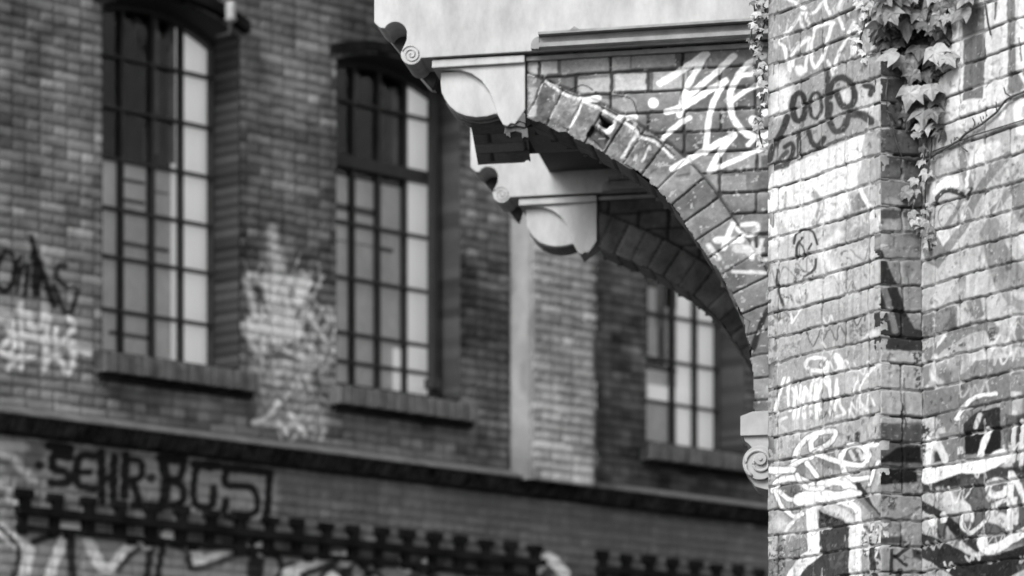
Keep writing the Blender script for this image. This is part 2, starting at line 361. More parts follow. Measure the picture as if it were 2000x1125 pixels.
def paint_return(p):
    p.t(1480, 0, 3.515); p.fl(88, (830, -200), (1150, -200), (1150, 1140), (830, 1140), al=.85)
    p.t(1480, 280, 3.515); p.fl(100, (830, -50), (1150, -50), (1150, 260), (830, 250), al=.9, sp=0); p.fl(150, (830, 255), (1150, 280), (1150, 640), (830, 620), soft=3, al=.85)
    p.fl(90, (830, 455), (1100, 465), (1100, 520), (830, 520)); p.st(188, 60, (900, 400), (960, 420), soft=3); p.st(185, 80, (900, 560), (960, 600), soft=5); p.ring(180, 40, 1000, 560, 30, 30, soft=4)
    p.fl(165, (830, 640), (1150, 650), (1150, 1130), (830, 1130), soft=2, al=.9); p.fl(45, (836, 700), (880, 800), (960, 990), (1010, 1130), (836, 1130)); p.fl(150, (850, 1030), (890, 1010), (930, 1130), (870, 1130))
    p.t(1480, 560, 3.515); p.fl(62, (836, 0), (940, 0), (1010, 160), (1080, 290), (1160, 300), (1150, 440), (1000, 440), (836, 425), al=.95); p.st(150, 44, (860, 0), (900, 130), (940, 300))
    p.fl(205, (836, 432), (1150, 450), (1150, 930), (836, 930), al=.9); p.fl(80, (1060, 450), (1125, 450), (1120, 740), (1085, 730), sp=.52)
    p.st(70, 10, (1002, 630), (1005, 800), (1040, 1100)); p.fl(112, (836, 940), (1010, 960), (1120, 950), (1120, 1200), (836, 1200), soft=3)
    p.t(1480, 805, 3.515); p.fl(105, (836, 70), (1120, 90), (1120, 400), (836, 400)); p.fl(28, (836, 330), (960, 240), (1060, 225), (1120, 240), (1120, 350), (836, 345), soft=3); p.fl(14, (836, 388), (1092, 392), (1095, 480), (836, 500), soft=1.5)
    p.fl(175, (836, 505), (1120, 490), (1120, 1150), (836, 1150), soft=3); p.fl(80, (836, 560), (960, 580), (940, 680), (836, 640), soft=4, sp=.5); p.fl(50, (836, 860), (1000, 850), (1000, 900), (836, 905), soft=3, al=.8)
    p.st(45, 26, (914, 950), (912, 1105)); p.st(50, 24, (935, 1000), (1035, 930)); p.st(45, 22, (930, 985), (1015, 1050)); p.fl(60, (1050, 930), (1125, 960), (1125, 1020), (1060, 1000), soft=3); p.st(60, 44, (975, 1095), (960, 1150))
    p.t(1480, 805, 3.515)
def paint_right(p):
    p.t(1480, 0, 3.515)
    p.fl(236, (1100, -200), (2300, -200), (2300, 1130), (1100, 1130), al=.85)
    p.fl(105, (1410, 60), (1560, 20), (1552, 680), (1490, 675), (1412, 695)); p.fl(118, (1712, -60), (1765, -60), (1778, 470), (1800, 520), (1850, 600), (1780, 640), (1720, 650))
    p.fl(60, (1630, -40), (1645, -40), (1640, 140), (1628, 140)); p.fl(115, (1560, -200), (1640, -200), (1625, 10), (1560, 40), al=.6); p.fl(175, (1280, 900), (1480, 860), (1700, 750), (1740, 640), (1900, 600), (1900, 1150), (1270, 1150), soft=3, al=.8)
    p.st(230, 40, (1580, 1000), (1500, 1070), (1470, 1130)); p.st(235, 50, (1640, 990), (1580, 1060), (1500, 1125), soft=3); p.st(235, 30, (1700, 740), (1680, 810)); p.st(250, 60, (1900, 690), (1790, 720), (1810, 900), soft=3)
    p.st(120, 60, (1850, 500), (1950, 520)); p.fl(245, (1780, 0), (1900, 0), (1900, 460), (1785, 440), al=.7); p.st(80, 12, (1800, 260), (1815, 420))
    p.st(130, 70, (1235, 800), (1240, 950), al=.6, soft=5)
    p.t(1480, 280, 3.515)
    p.fl(228, (1100, 0), (2300, 0), (2300, 1125), (1100, 1125), soft=6, al=.5)
    g = dict(soft=1.6, al=.92)
    p.st(160, 70, (1200, 20), (1230, 120), (1180, 260), soft=4, al=.8); p.fl(245, (1200, 330), (1280, 230), (1380, 220), (1390, 300), (1300, 320), (1220, 400))
    p.st(128, 62, (1420, -30), (1400, 60), (1430, 200), (1460, 280), **g); p.st(128, 60, (1720, 80), (1620, 190), (1540, 300), (1470, 430), (1420, 560), (1330, 690), (1260, 780), **g)
    p.st(131, 34, (1420, 330), (1370, 450), (1300, 570), **g); p.st(245, 22, (1480, 60), (1450, 180), (1440, 290))
    p.fl(124, (1530, 620), (1600, 470), (1650, 520), (1700, 680), (1760, 780), (1850, 900), (1900, 1010), (1800, 1020), (1640, 1000), (1570, 800), **g)
    p.fl(128, (1740, 300), (1900, 230), (1900, 560), (1790, 540), (1745, 420), **g); p.st(131, 40, (1750, 290), (1680, 400), (1600, 470), **g)
    p.fl(124, (1430, 900), (1440, 1000), (1400, 1125), (1250, 1125), (1330, 1030), (1380, 920), **g); p.fl(121, (1130, 690), (1240, 640), (1310, 760), (1240, 860), (1150, 810), **g)
    p.st(30, 36, (1210, 428), (1255, 350), (1325, 322), (1412, 352), sp=.28); p.st(30, 22, (1438, 385), (1478, 310)); p.ring(70, 6, 1310, 500, 70, 90)
    p.fl(120, (1690, 220), (1828, 190), (1828, 240), (1700, 260), sp=.62, soft=3); p.fl(110, (1740, 410), (1828, 400), (1828, 430), (1740, 430), sp=.55)
    p.t(1480, 560, 3.515)
    p.fl(216, (1130, -20), (2300, -20), (2300, 560), (1130, 560), soft=12, al=.4)
    p.fl(126, (1130, 200), (1370, 120), (1370, 280), (1240, 320), (1140, 340), **g); p.fl(121, (1420, 100), (1530, 70), (1550, 190), (1490, 230), **g)
    p.fl(80, (1300, 250), (1350, 160), (1370, 280), (1310, 330), soft=4, al=.7); p.st(126, 80, (1180, 470), (1290, 380), (1440, 290), (1560, 260), (1620, 300), **g); p.fl(235, (1230, 380), (1290, 320), (1300, 340), (1230, 420)); p.st(150, 60, (1680, 0), (1740, 90), (1830, 140), **g)
    p.fl(126, (1780, 210), (1900, 180), (1900, 420), (1740, 420), **g); p.fl(124, (1420, 590), (1500, 510), (1640, 490), (1900, 480), (1900, 720), (1640, 720), (1460, 780), (1360, 910), (1300, 1010), (1230, 940), (1160, 850), (1140, 700), (1300, 660), **g)
    p.fl(131, (1130, 560), (1210, 530), (1190, 640), (1140, 690), **g); p.fl(60, (1300, 420), (1400, 370), (1440, 400), (1330, 460), sp=.55, soft=3); p.fl(70, (1570, 290), (1640, 270), (1650, 370), (1600, 380), sp=.5, soft=3)
    p.st(100, 60, (1150, 300), (1140, 430), sp=.5, soft=2); p.st(235, 40, (1220, 480), (1200, 600), (1260, 660), al=.8, soft=3)
    p.fl(18, (1420, 920), (1500, 860), (1560, 850), (1660, 820), (1720, 880), (1830, 900), (1900, 1150), (1400, 1150)); p.fl(60, (1430, 880), (1560, 830), (1560, 940), (1420, 960), sp=.5)
    p.so(252, 30, (1365, 905), (1430, 810), (1520, 750), (1640, 735)); p.st(124, 36, (1330, 1110), (1400, 940), (1520, 830), (1690, 770), **g); p.st(225, 30, (1530, 880), (1500, 960), al=.8); p.st(235, 40, (1590, 980), (1550, 1060), (1540, 1140))
    p.st(126, 38, (1683, 770), (1685, 960), (1690, 1150), **g); p.st(225, 40, (1760, 870), (1765, 1000), (1750, 1130), soft=3); p.st(126, 26, (1235, 1000), (1325, 1085), (1385, 990), **g); p.st(110, 40, (1720, 770), (1720, 1100), soft=4, al=.7)
    p.st(126, 60, (1850, 700), (1840, 1100), **g)
    p.t(1480, 805, 3.515)
    p.fl(215, (1120, 40), (1220, 30), (1330, 180), (1300, 330), (1140, 480), soft=3, al=.7); p.fl(40, (1125, 60), (1190, 120), (1150, 330), (1125, 330), sp=.5)
    p.fl(126, (1240, 150), (1420, 130), (1430, 280), (1300, 290), **g); p.fl(215, (1370, 240), (1415, 235), (1415, 285), (1370, 290)); p.fl(20, (1425, 130), (1690, 90), (1690, 280), (1430, 270), sp=.05)
    p.st(235, 46, (1590, 130), (1550, 230), (1540, 320)); p.st(126, 38, (1688, 60), (1700, 280), **g); p.fl(60, (1740, 20), (1900, 0), (1900, 420), (1750, 400), soft=3, al=.9); p.st(210, 34, (1760, 100), (1752, 330)); p.st(225, 30, (1820, 60), (1812, 380))
    p.fl(45, (1130, 440), (1300, 430), (1640, 360), (1700, 380), (1900, 360), (1900, 480), (1600, 470), (1300, 520), (1130, 550), soft=3); p.fl(25, (1210, 270), (1290, 260), (1290, 340), (1210, 350), soft=4)
    p.fl(85, (1400, 460), (1900, 420), (1900, 900), (1560, 930), (1400, 800), (1350, 640), soft=5, al=.9)
    p.so(252, 92, (1165, 450), (1280, 410), (1400, 375), (1540, 370), (1680, 300)); p.st(250, 50, (1185, 180), (1170, 300), (1155, 440)); p.st(228, 50, (1210, 190), (1260, 260), (1290, 330))
    p.st(205, 90, (1250, 560), (1370, 640), (1420, 700), soft=5); p.st(225, 34, (1410, 610), (1450, 660), (1475, 740)); p.ring(232, 46, 1650, 520, 66, 50); p.st(80, 30, (1640, 495), (1700, 490))
    p.so(236, 40, (1745, 420), (1740, 560), (1730, 800)); p.st(232, 40, (1755, 430), (1810, 540), (1850, 640)); p.st(225, 36, (1770, 600), (1770, 760)); p.so(238, 30, (1400, 710), (1402, 800), (1460, 832), (1550, 760), (1640, 650))
    p.st(205, 90, (1600, 710), (1710, 750), soft=3); p.st(225, 30, (1620, 640), (1720, 600))
    p.fl(185, (1125, 560), (1180, 580), (1240, 720), (1240, 860), (1130, 820), soft=4); p.fl(90, (1230, 740), (1300, 760), (1300, 880), (1235, 860), soft=2); p.fl(195, (1390, 870), (1480, 920), (1470, 975), (1380, 930), soft=1.5)
    p.st(20, 62, (1125, 640), (1290, 730), (1410, 850), (1530, 940)); p.ring(245, 34, 1197, 745, 12, 24); p.ring(235, 30, 1277, 722, 10, 24)
    p.fl(14, (1060, 960), (1120, 830), (1190, 850), (1300, 900), (1480, 990), (1640, 980), (1900, 890), (1900, 1040), (1700, 1150), (1380, 1150), (1240, 1060)); p.so(238, 66, (1540, 870), (1565, 940), (1660, 925), (1760, 860), (1900, 790))
    p.fl(165, (1125, 1050), (1250, 1070), (1380, 1150), (1125, 1150), soft=2); p.fl(170, (1840, 1060), (1900, 1040), (1900, 1150), (1790, 1150))
    p.tags(26, 1800, 2010, 330, 800, -.3, 5, [245, 235, 150, 130], al=.6)
    p.tags(30, 1800, 2010, 800, 1120, -.22, 8, [240, 225, 60, 30, 120], al=.65); p.tags(8, 1800, 1990, 330, 760, -.4, 62, [150, 150], (40, 60), (60, 110), .45)

def near_tones(T, Z, PX, PY, seed, L, H, painter, K=None):
    K = K or KN
    f, r1, r2 = bricks(T, Z, BR_C, BZ0, L, H, seed, joint=.0048, wob=.006, tr=.0016, jag=.0036)
    n = fbm(T * 18, Z * 18, seed + 20, 4)
    base = D2A(120 + 70 * r1 + 60 * (n - .5), K)
    P = Paint(PX, PY, base, K); painter(P)
    a = P.a.reshape(T.shape); a = a * (.93 + .10 * r2) * (.93 + .14 * n)
    # worn spots, grime and flecks that broke off the paint
    fl = sm(.70, .76, fbm(T * 42, Z * 42, seed + 31, 4)); a = a * (1 - .45 * fl)
    fl = sm(.72, .76, fbm(T * 80, Z * 100, seed + 33, 3)); fl = fl * np.clip(a * 6, .12, 1); a = a * (1 - fl * .5) + .5 * fl * .5
    drip = sm(.6, .8, vn(T * 70, Z * 5, seed + 37)) * .18; a = a * (1 - drip)
    bed = np.mod(Z - BZ0 + .012, BR_C) < .024
    deep = (1 - f) * sm(.36, .52, fbm(T * 11, Z * 16, seed + 41, 3) + np.where(bed, .045, -.03)) * (1 - .4 * P.sc.reshape(T.shape))
    a = a * (1 - deep * .92) + .015 * deep
    wh = (1 - f) * sm(.56, .64, fbm(T * 14, Z * 14, seed + 51, 3)); a = a * (1 - wh) + .42 * wh
    pit = sm(.68, .76, fbm(T * 30, Z * 30, seed + 61, 3)) * f
    h = -.006 * (1 - f) + .0035 * (n - .5) - .003 * pit + .003 * (r2 - .5) * f + .0016 * (fbm(T * 90, Z * 90, seed + 3, 2) - .5)
    # each brick rides a little out at its foot, so the bed joint under it shades
    zz = np.mod(Z - BZ0, BR_C) / BR_C; h = h + f * .0025 * (1 - zz)
    return h, np.clip(a, .01, .85)
zs = np.concatenate([[0, 1.2], frange(2.40, 4.42, .0034), [5.0, 5.6]])
side = np.array([-nF[0], -nF[1]])
lenS = 2.4
gA = grid(C1, fN, nF, frange(tL, 0, .0034), zs, lambda T, Z, X, Y: near_tones(T, Z, X, Y, 3, .243, .1215, paint_near))
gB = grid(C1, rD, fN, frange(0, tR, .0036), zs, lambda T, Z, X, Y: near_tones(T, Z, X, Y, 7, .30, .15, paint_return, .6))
zc = np.concatenate([[0, 1.2], frange(2.4, 4.42, .02), [5.0, 5.6]])
gC = grid(FL, rD, -fN, frange(0, lenS, .02), zc, lambda T, Z, X, Y: near_tones(T, Z, X, Y, 9, .25, .125, lambda p: p))
V, Fq, A = merge([gA, gB, gC])
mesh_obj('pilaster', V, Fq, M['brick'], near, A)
tE, _ = hit(2040, 0, C2, fN)
gD = grid(C2, fN, nF, np.concatenate([frange(-.02, tE, .0036), frange(tE + .05, tE + 4, .1)]), zs, lambda T, Z, X, Y: near_tones(T, Z, X, Y, 13, .243, .1215, paint_right))
mesh_obj('wall', gD[0], gD[1], M['brick'], near, gD[2])

# arched eaves brackets
aD = np.array([1866., FP]); aD /= np.hypot(*aD)                    # back into the picture, along the hidden side wall
aW = np.array([aD[1], -aD[0]])                                     # along the bracket, to the right and nearer
W0 = np.array([1300 / FP * 13.0, 13.0])
INTR = [(1028, 232), (1062, 246), (1100, 262), (1143, 281), (1180, 301), (1211, 320), (1245, 341), (1273, 363), (1302, 392), (1328, 424), (1352, 458), (1374, 492), (1398, 527), (1420, 563), (1446, 622), (1462, 680), (1470, 740), (1473, 815)]
intr = smoothpts([hit(a, b, W0, aW) for a, b in INTR], 6)
seg = np.hypot(*np.diff(intr, axis=0).T); acc = np.concatenate([[0], np.cumsum(seg)])
def ringco(T, Z):
    x = T.ravel(); z = Z.ravel(); best = np.full(x.shape, 1e9); al = np.zeros(x.shape); sg = np.ones(x.shape)
    for i in range(len(intr) - 1):
        x0, z0 = intr[i]; dx, dz = intr[i + 1] - intr[i]; L = seg[i] + 1e-9
        t = ((x - x0) * dx + (z - z0) * dz) / L / L
        tc = np.clip(t, 0 if i else -9, 1 if i < len(intr) - 2 else 9)
        d = np.hypot(x - x0 - tc * dx, z - z0 - tc * dz); m = d < best
        best = np.where(m, d, best); al = np.where(m, acc[i] + tc * L, al); sg = np.where(m, np.sign(dx * (z - z0) - dz * (x - x0)), sg)
    return (best * sg).reshape(T.shape), al.reshape(T.shape)
RING = .152
def paint_wing(p):
    p.t(1020, 80, 3.75)
    for v, q in [(200, (42, 122, 258, 250)), (160, (285, 110, 788, 238)), (182, (412, 272, 652, 390)), (200, (680, 240, 922, 372)), (178, (958, 212, 1205, 365)), (175, (40, 335, 105, 560)), (150, (800, 100, 1120, 200)),
                 (150, (1235, 842, 1450, 980)), (150, (1500, 822, 1752, 962)), (145, (1385, 985, 1640, 1105)), (150, (570, 420, 830, 540))]:
        x0, y0, x1, y1 = q; k = -.055 * (x1 - x0)
        p.fl(v, (x0, y0 + 8), (x1, y0 + 8 + k), (x1, y1 + k), (x0, y1), soft=2, al=.85)
    wt = 250; p.B = 1.04
    for wd, q in [(52, [(1010, 308), (1150, 225), (1345, 95)]), (46, [(1345, 95), (1260, 240), (1200, 360), (1150, 540)]), (44, [(1550, 108), (1390, 255), (1180, 430)]),
                  (46, [(1060, 520), (1190, 475), (1340, 380), (1488, 290)]), (40, [(1488, 290), (1410, 430), (1370, 560), (1340, 820)]), (36, [(1225, 560), (1130, 620), (1025, 718)]),
                  (44, [(1770, 105), (1640, 180), (1555, 300), (1520, 430), (1550, 570), (1630, 670), (1730, 705), (1800, 680)]), (34, [(1790, 190), (1680, 240), (1600, 260), (1540, 330)]), (34, [(1530, 445), (1630, 370), (1750, 310)]),
                  (46, [(1100, 935), (1300, 822), (1552, 690)]), (44, [(1552, 690), (1460, 800), (1370, 950)]), (38, [(1370, 950), (1500, 900), (1650, 830), (1800, 765)]), (34, [(1655, 760), (1690, 725)])]: p.st(wt, wd, *q)
    p.st(wt, 76, (960, 455)); p.st(wt, 66, (1692, 582)); p.st(wt, 40, (1692, 582), (1790, 520))
    p.t(1200, 320, 3.75)
    for v, wd, q in [(240, 38, [(868, 440), (830, 530), (800, 620)]), (235, 44, [(745, 560), (930, 558)]), (235, 30, [(930, 450), (1040, 440), (1040, 500), (950, 520), (900, 470)]), (225, 26, [(935, 600), (1000, 690)]), (225, 28, [(1015, 580), (1010, 700)]),
                     (215, 26, [(1080, 560), (1060, 690), (1115, 700)]), (220, 24, [(870, 792), (1110, 800)]), (215, 40, [(690, 600), (760, 690)]), (200, 60, [(900, 620), (1040, 640)])]: p.st(v, wd, *q, soft=2.5, al=.85)
    p.t(1380, 600, 3.125); p.st(40, 36, (370, 20), (330, 110), (285, 250), soft=2.5)
    p.t(0, 0, 1)
    cr = [(1065, 158), (1097, 181), (1135, 197), (1177, 216), (1212, 235), (1241, 253), (1249, 267), (1279, 277), (1313, 307)]
    p.st(60, 3.4, *[(a + 3, b - 5) for a, b in cr], soft=1); p.st(222, 5.5, *cr, soft=1.2, sp=.35); p.st(232, 13, (1135, 195), (1150, 194), (1168, 192), sp=.2); p.st(225, 12, (1210, 230), (1240, 228))
    p.st(45, 2.4, (1105, 178), (1140, 167), (1170, 183), (1225, 190), (1240, 205), (1246, 225), soft=.9)
    p.st(225, 5, (1112, 248), (1128, 225), (1134, 205), sp=.2); p.st(225, 4, (1165, 263), (1175, 232)); p.st(230, 10, (1178, 258), (1190, 255), (1200, 240)); p.st(220, 5, (1215, 308), (1243, 262), sp=.2); p.st(215, 4, (1255, 315), (1268, 285))
    p.fl(10, (1172, 226), (1196, 241), (1186, 250), (1172, 244)); p.fl(85, (1148, 262), (1158, 246), (1190, 270), (1178, 292), (1146, 270)); p.st(18, 3, (1146, 268), (1160, 246), (1190, 270))
def wing_tones(T, Z, PX, PY, damaged, K):
    c = .0765; z0 = hit(1348, 216, W0, aW)[1]
    f, r1, r2 = bricks(T, Z, c, z0, .258, .258 if 0 else .129, 23, joint=.008, tr=.0022, jag=.003)
    R, al = ringco(T, Z)
    vo = .079; al2 = al + .003 * (vn(al * 30, R * 30, 2) - .5); k = np.floor(al2 / vo); aa = al2 - k * vo
    e = np.minimum(np.minimum(aa, vo - aa), np.minimum(R + .02, RING - R)); fr = sm(.0015, .0042, e)
    inr = R < RING
    f = np.where(inr, fr, f * sm(RING, RING + .012, R)); r1 = np.where(inr, hsh(k, 5, 77), r1); r2 = np.where(inr, hsh(k, 8, 71), r2)
    n = fbm(T * 16, Z * 16, 40, 4)
    base = D2A(np.where(inr, 106, 98) + 28 * r1 + 50 * (n - .5), K)
    P = Paint(PX, PY, base, K)
    if damaged: paint_wing(P)
    a = P.a.reshape(T.shape) * (.85 + .3 * n)
    deep = (1 - f) * (.85 if damaged else .95) * (1 - .75 * P.sc.reshape(T.shape) * (P.a.reshape(T.shape) > .4)); a = a * (1 - deep) + np.where(inr, .04, .03) * deep
    h = np.where(inr, -.007, -.009) * (1 - f) + .006 * (n - .5) + .002 * (fbm(T * 80, Z * 80, 5, 2) - .5) + np.where(inr, .004 + .006 * (r2 - .5), 0)
    if damaged:
        rough = np.where(inr & (al < .50), 1, 0.); h = h + rough * .013 * (fbm(T * 34, Z * 34, 9, 4) - .6)
        a = a * (1 - rough * .3 * sm(.5, .62, fbm(T * 60, Z * 60, 15, 3)))
        mo = (1 - f) * rough * sm(.60, .68, fbm(T * 20, Z * 20, 19, 2)); a = a * (1 - mo) + .5 * mo
        def inp(poly):
            q = Paint(PX, PY, np.zeros(T.shape), 1.); q.fl(255, *poly, soft=1.2, al=1); return q.a.reshape(T.shape)
        h = h - .06 * inp([(1172, 226), (1196, 241), (1186, 250), (1172, 244)]) - .022 * inp([(1148, 264), (1158, 247), (1190, 271), (1178, 292)])
        cav = inp([(1318, 345), (1350, 338), (1352, 350), (1325, 352)])
        h = h - .004 * cav
        fk = sm(.7, .74, fbm(T * 55, Z * 55, 91, 3)); a = a * (1 - .6 * fk) + .45 * .6 * fk
    return h, np.clip(a, .008, .8)
def prof(pts, P0=W0): return [hit(a, b, P0, aW) for a, b in pts]
def wpt(t, z, dep=0): return (W0[0] + aW[0] * t + aD[0] * dep, W0[1] + aW[1] * t + aD[1] * dep, z)
def arcpts(cx, cy, r, a0, a1, n): return [(cx + r * math.cos(math.radians(a)), cy + r * math.sin(math.radians(a))) for a in np.linspace(a0, a1, n)]
def spiral(cx, cy, r, turns, n=46, a0=200): return [(cx + r * (1 - k / n * .88) * math.cos(math.radians(a0 + 360 * turns * k / n)), cy + r * (1 - k / n * .88) * math.sin(math.radians(a0 + 360 * turns * k / n))) for k in range(n + 1)]

def bracket(dep, damaged):
    sh = lambda V: V + np.array([aD[0] * dep, aD[1] * dep, 0])
    t0, t1 = hit(1029, 0, W0, aW)[0], hit(1530, 0, W0, aW)[0]
    zt = hit(1029, 60, W0, aW)[1]; zb = hit(1480, 815, W0, aW)[1] - .02
    st = .0042 if damaged else .008
    wn = -aD
    edge = lambda T, Z: ringco(T, Z)[0] > (-.0 + .007 * (fbm(T * 30, Z * 30, 3, 3) - .5) * (1 if damaged else .3) * 2 + (.006 * sm(.55, .7, fbm(T * 14, Z * 14, 6, 2)) if damaged else 0))
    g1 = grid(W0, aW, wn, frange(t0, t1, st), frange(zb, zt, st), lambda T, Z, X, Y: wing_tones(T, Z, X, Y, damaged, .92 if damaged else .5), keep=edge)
    # the soffit of the arch, brick by brick
    ns = len(intr); D = frange(-.004, .27, .012); Vs = []; As = []
    al = np.repeat(acc[:, None], len(D), 1); DD = np.repeat(D[None, :], ns, 0)
    # refine along the curve
    fine = np.linspace(0, acc[-1], int(acc[-1] / .01)); ix = np.interp(fine, acc, intr[:, 0]); iz = np.interp(fine, acc, intr[:, 1])
    tx = np.gradient(ix, fine); tz = np.gradient(iz, fine)
    AL, DD = np.meshgrid(fine, D, indexing='ij'); k = np.floor(AL / .088); aa = AL - k * .088; e = np.minimum(np.minimum(aa, .088 - aa), np.minimum(np.mod(DD + k * .06, .125), .125 - np.mod(DD + k * .06, .125)))
    f = sm(.002, .008, e); hh = .010 * (1 - f) + .006 * (fbm(AL * 20, DD * 20, 4, 3) - .5) + .002
    hh = hh + (.02 * sm(.5, .65, fbm(AL * 9, DD * 5, 14, 2)) * (DD < .05) if damaged else 0)
    T = ix[:, None] - tz[:, None] * hh; Z = iz[:, None] + tx[:, None] * hh
    V2 = np.stack([W0[0] + aW[0] * T + aD[0] * DD, W0[1] + aW[1] * T + aD[1] * DD, Z], -1)
    R, Cn = T.shape; I = np.arange(R * Cn).reshape(R, Cn); F2 = np.stack([I[:-1, :-1], I[1:, :-1], I[1:, 1:], I[:-1, 1:]], -1).reshape(-1, 4)
    A2 = (D2A(95 + 40 * hsh(k, 1, 9)) * (.3 + .7 * f)).ravel()
    # back face
    Tb, Zb = np.meshgrid(frange(t0, t1, .03), frange(zb, zt, .03)); R3, _ = ringco(Tb, Zb)
    Vb = np.stack([W0[0] + aW[0] * Tb + aD[0] * .262, W0[1] + aW[1] * Tb + aD[1] * .262, Zb], -1); Ib = np.arange(Tb.size).reshape(Tb.shape); kp = R3 > -.01
    kk = kp[:-1, :-1] & kp[1:, 1:] & kp[:-1, 1:] & kp[1:, :-1]; Fb = np.stack([Ib[:-1, :-1], Ib[:-1, 1:], Ib[1:, 1:], Ib[1:, :-1]], -1)[kk]
    V, Fq, A = merge([g1, (V2.reshape(-1, 3), F2, A2), (Vb.reshape(-1, 3), Fb, np.full(Tb.size, .1))])
    o = mesh_obj('arch_bracket', sh(V), Fq, M['brick'], near, A)
    base = np.array([aD[0] * dep, aD[1] * dep, 0])
    P = lambda pts, d0: [np.array(wpt(t, z, d0)) + base for t, z in pts]
    ext = lambda d: (aD[0] * d, aD[1] * d, 0)
    # stucco coping: one profile run back through the thickness of the bracket
    top = -260
    pf = [(735, top), (735, 50), (741, 56), (747, 61), (753, 61)] + arcpts(776, 72, 23, 205, 352, 10) + [(798, 84), (792, 97), (788, 106)] + arcpts(807, 112, 20.5, 188, 20, 11) + [(830, 119), (1040, 106), (1500, 79), (1540, 77), (1540, top - 40)]
    m = MB(); pr = prof(pf); m.prism(P(pr, -.05), 0, 0, ext(.235))
    c = m.obj('coping', M['stucco'], o, bev=.003)
    Pd = lambda pts, d, th: [np.array(wpt(*hit(a, b, W0 + aD * d, aW), d)) + base for a, b in pts]
    m = MB(); m.prism(Pd([(740, 47), (741, 55), (746, 60), (842, 172), (848, 168), (862, 120), (800, 40)], .19, 0), 0, 0, ext(.05)); m.obj('underside_shade', M['dark'], c)  # dark slab added to stand for shade under the coping
    m = MB(); m.prism(Pd([(736, 50), (741, 50), (846, 171), (851, 178), (842, 177), (834, 170)], .25, 0), 0, 0, ext(.03)); m.obj('rear_lip', M['stucco'], c)
    m = MB(); sp = [np.array(wpt(*hit(a, b, W0, aW), -.052)) + base for a, b in spiral(807, 112, 18, 2.1)]
    m.tube(sp, .0024, 5); m.obj('scroll_line', M['stone'], c, smooth=True)
    # eaves moulding below the coping
    m = MB()
    lay = [(1058, 77, 1540, 46, .12, 5), (1058, 83, 1540, 53, .085, 12), (1058, 96, 1540, 67, .10, 8)]
    for x0, y0, x1, y1, pj, hgt in lay:
        m.prism(P(prof([(x0, y0), (x1, y1), (x1, y1 + hgt), (x0, y0 + hgt)]), -pj), 0, 0, ext(pj - .049))
    m.prism(P(prof([(1058, 81)] + arcpts(1060, 100, 18, 262, 182, 8) + [(1042, 106), (1058, 106)]), -.09), 0, 0, ext(.04))
    m.prism(P(prof([(1116, 76), (1123, 70), (1128, 66), (1133, 69), (1142, 74)]), -.12), 0, 0, ext(.06))
    m.prism(P(prof([(1029, 113), (1540, 82), (1540, 90), (1029, 121)]), -.02), 0, 0, ext(.1))
    m.obj('moulding', M['moulding'], o, bev=.004)
    # console under the coping's outer end
    m = MB()
    m.prism(P(prof([(846, 121), (1027, 111), (1027, 126), (846, 137)]), -.035), 0, 0, ext(.30))
    arc = [(900, 139), (922, 146), (942, 160), (957, 181), (967, 208), (974, 228), (984, 246)]
    brk = [(992, 249), (1000, 243), (1007, 245), (1014, 236), (1021, 226), (1027, 216)]
    m.prism(P(prof([(862, 137)] + arc + brk + [(1027, 125)]), -.02), 0, 0, ext(.05))
    bel = [(861, 141), (860, 160), (862, 180), (868, 193), (878, 207), (892, 219), (910, 226), (930, 229), (950, 227), (968, 222), (974, 224), (984, 244)]
    m.prism(P(prof(bel + [(1025, 214), (1025, 130)]), .004), 0, 0, ext(.235))
    cc = m.obj('console', M['stucco'], o, bev=.004)
    m = MB()
    for kx in range(3):                                            # reeds round the belly
        d0 = .06 + .06 * kx
        m.tube([np.array(wpt(*hit(a, b, W0, aW), d0)) + base + np.array([0, 0, -.001]) for a, b in bel[3:10]], .006, 6)
    m.obj('reeding', M['sill'], cc, smooth=True)
    # broken brick stub under the console
    if damaged:
        V = []; Fs = []
        rr = random.Random(5); m = MB()
        for (x0, y0, x1, y1, d0, d1) in [(986, 244, 1028, 262, .0, .09), (992, 238, 1027, 250, -.012, .05), (988, 258, 996, 268, .0, .03), (1018, 256, 1031, 271, -.005, .05), (1003, 224, 1027, 244, -.018, .03)]:
            q = prof([(x0 + rr.uniform(-2, 2), y0 + rr.uniform(-3, 3)), (x1, y0 + rr.uniform(-6, 2)), (x1 + rr.uniform(-1, 2), y1 + rr.uniform(-2, 3)), ((x0 + x1) / 2, y1 - rr.uniform(2, 6)), (x0 + rr.uniform(-2, 2), y1 + rr.uniform(-2, 2))])
            m.prism(P(q, d0), 0, 0, ext(d1 - d0))
        m.obj('broken_brick', M['sill'], cc, bev=.003)
    # corbel where the arch lands
    m = MB()
    m.prism(P(prof([(1447, 815), (1470, 806), (1540, 802), (1540, 850), (1447, 853)]), -.03), 0, 0, ext(.31))
    m.prism(P(prof([(1452, 852), (1455, 862), (1463, 868), (1470, 876), (1540, 876), (1540, 848)]), -.015), 0, 0, ext(.28))
    disc = prof(arcpts(1484, 905, 33, 0, 345, 30)); m.prism(P(disc, -.02), 0, 0, ext(.27))
    m.prism(P(prof([(1458, 915), (1464, 935), (1475, 950), (1495, 956), (1540, 958), (1540, 905)]), .0), 0, 0, ext(.24))
    m.prism(P(prof(arcpts(1486, 898, 12, 0, 345, 18)), -.032), 0, 0, ext(.02)); m.prism(P(prof(arcpts(1486, 898, 4, 0, 330, 10)), -.037), 0, 0, ext(.01))
    cb = m.obj('corbel', M['stone'], o, bev=.004)
    m = MB(); m.tube([np.array(wpt(*hit(a, b, W0, aW), -.022)) + base for a, b in spiral(1484, 905, 30, 1.7, a0=120)], .006, 6)
    m.obj('scroll', M['stone'], cb, smooth=True)
    return o
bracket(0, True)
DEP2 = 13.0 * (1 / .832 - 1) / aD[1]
bracket(DEP2, False)

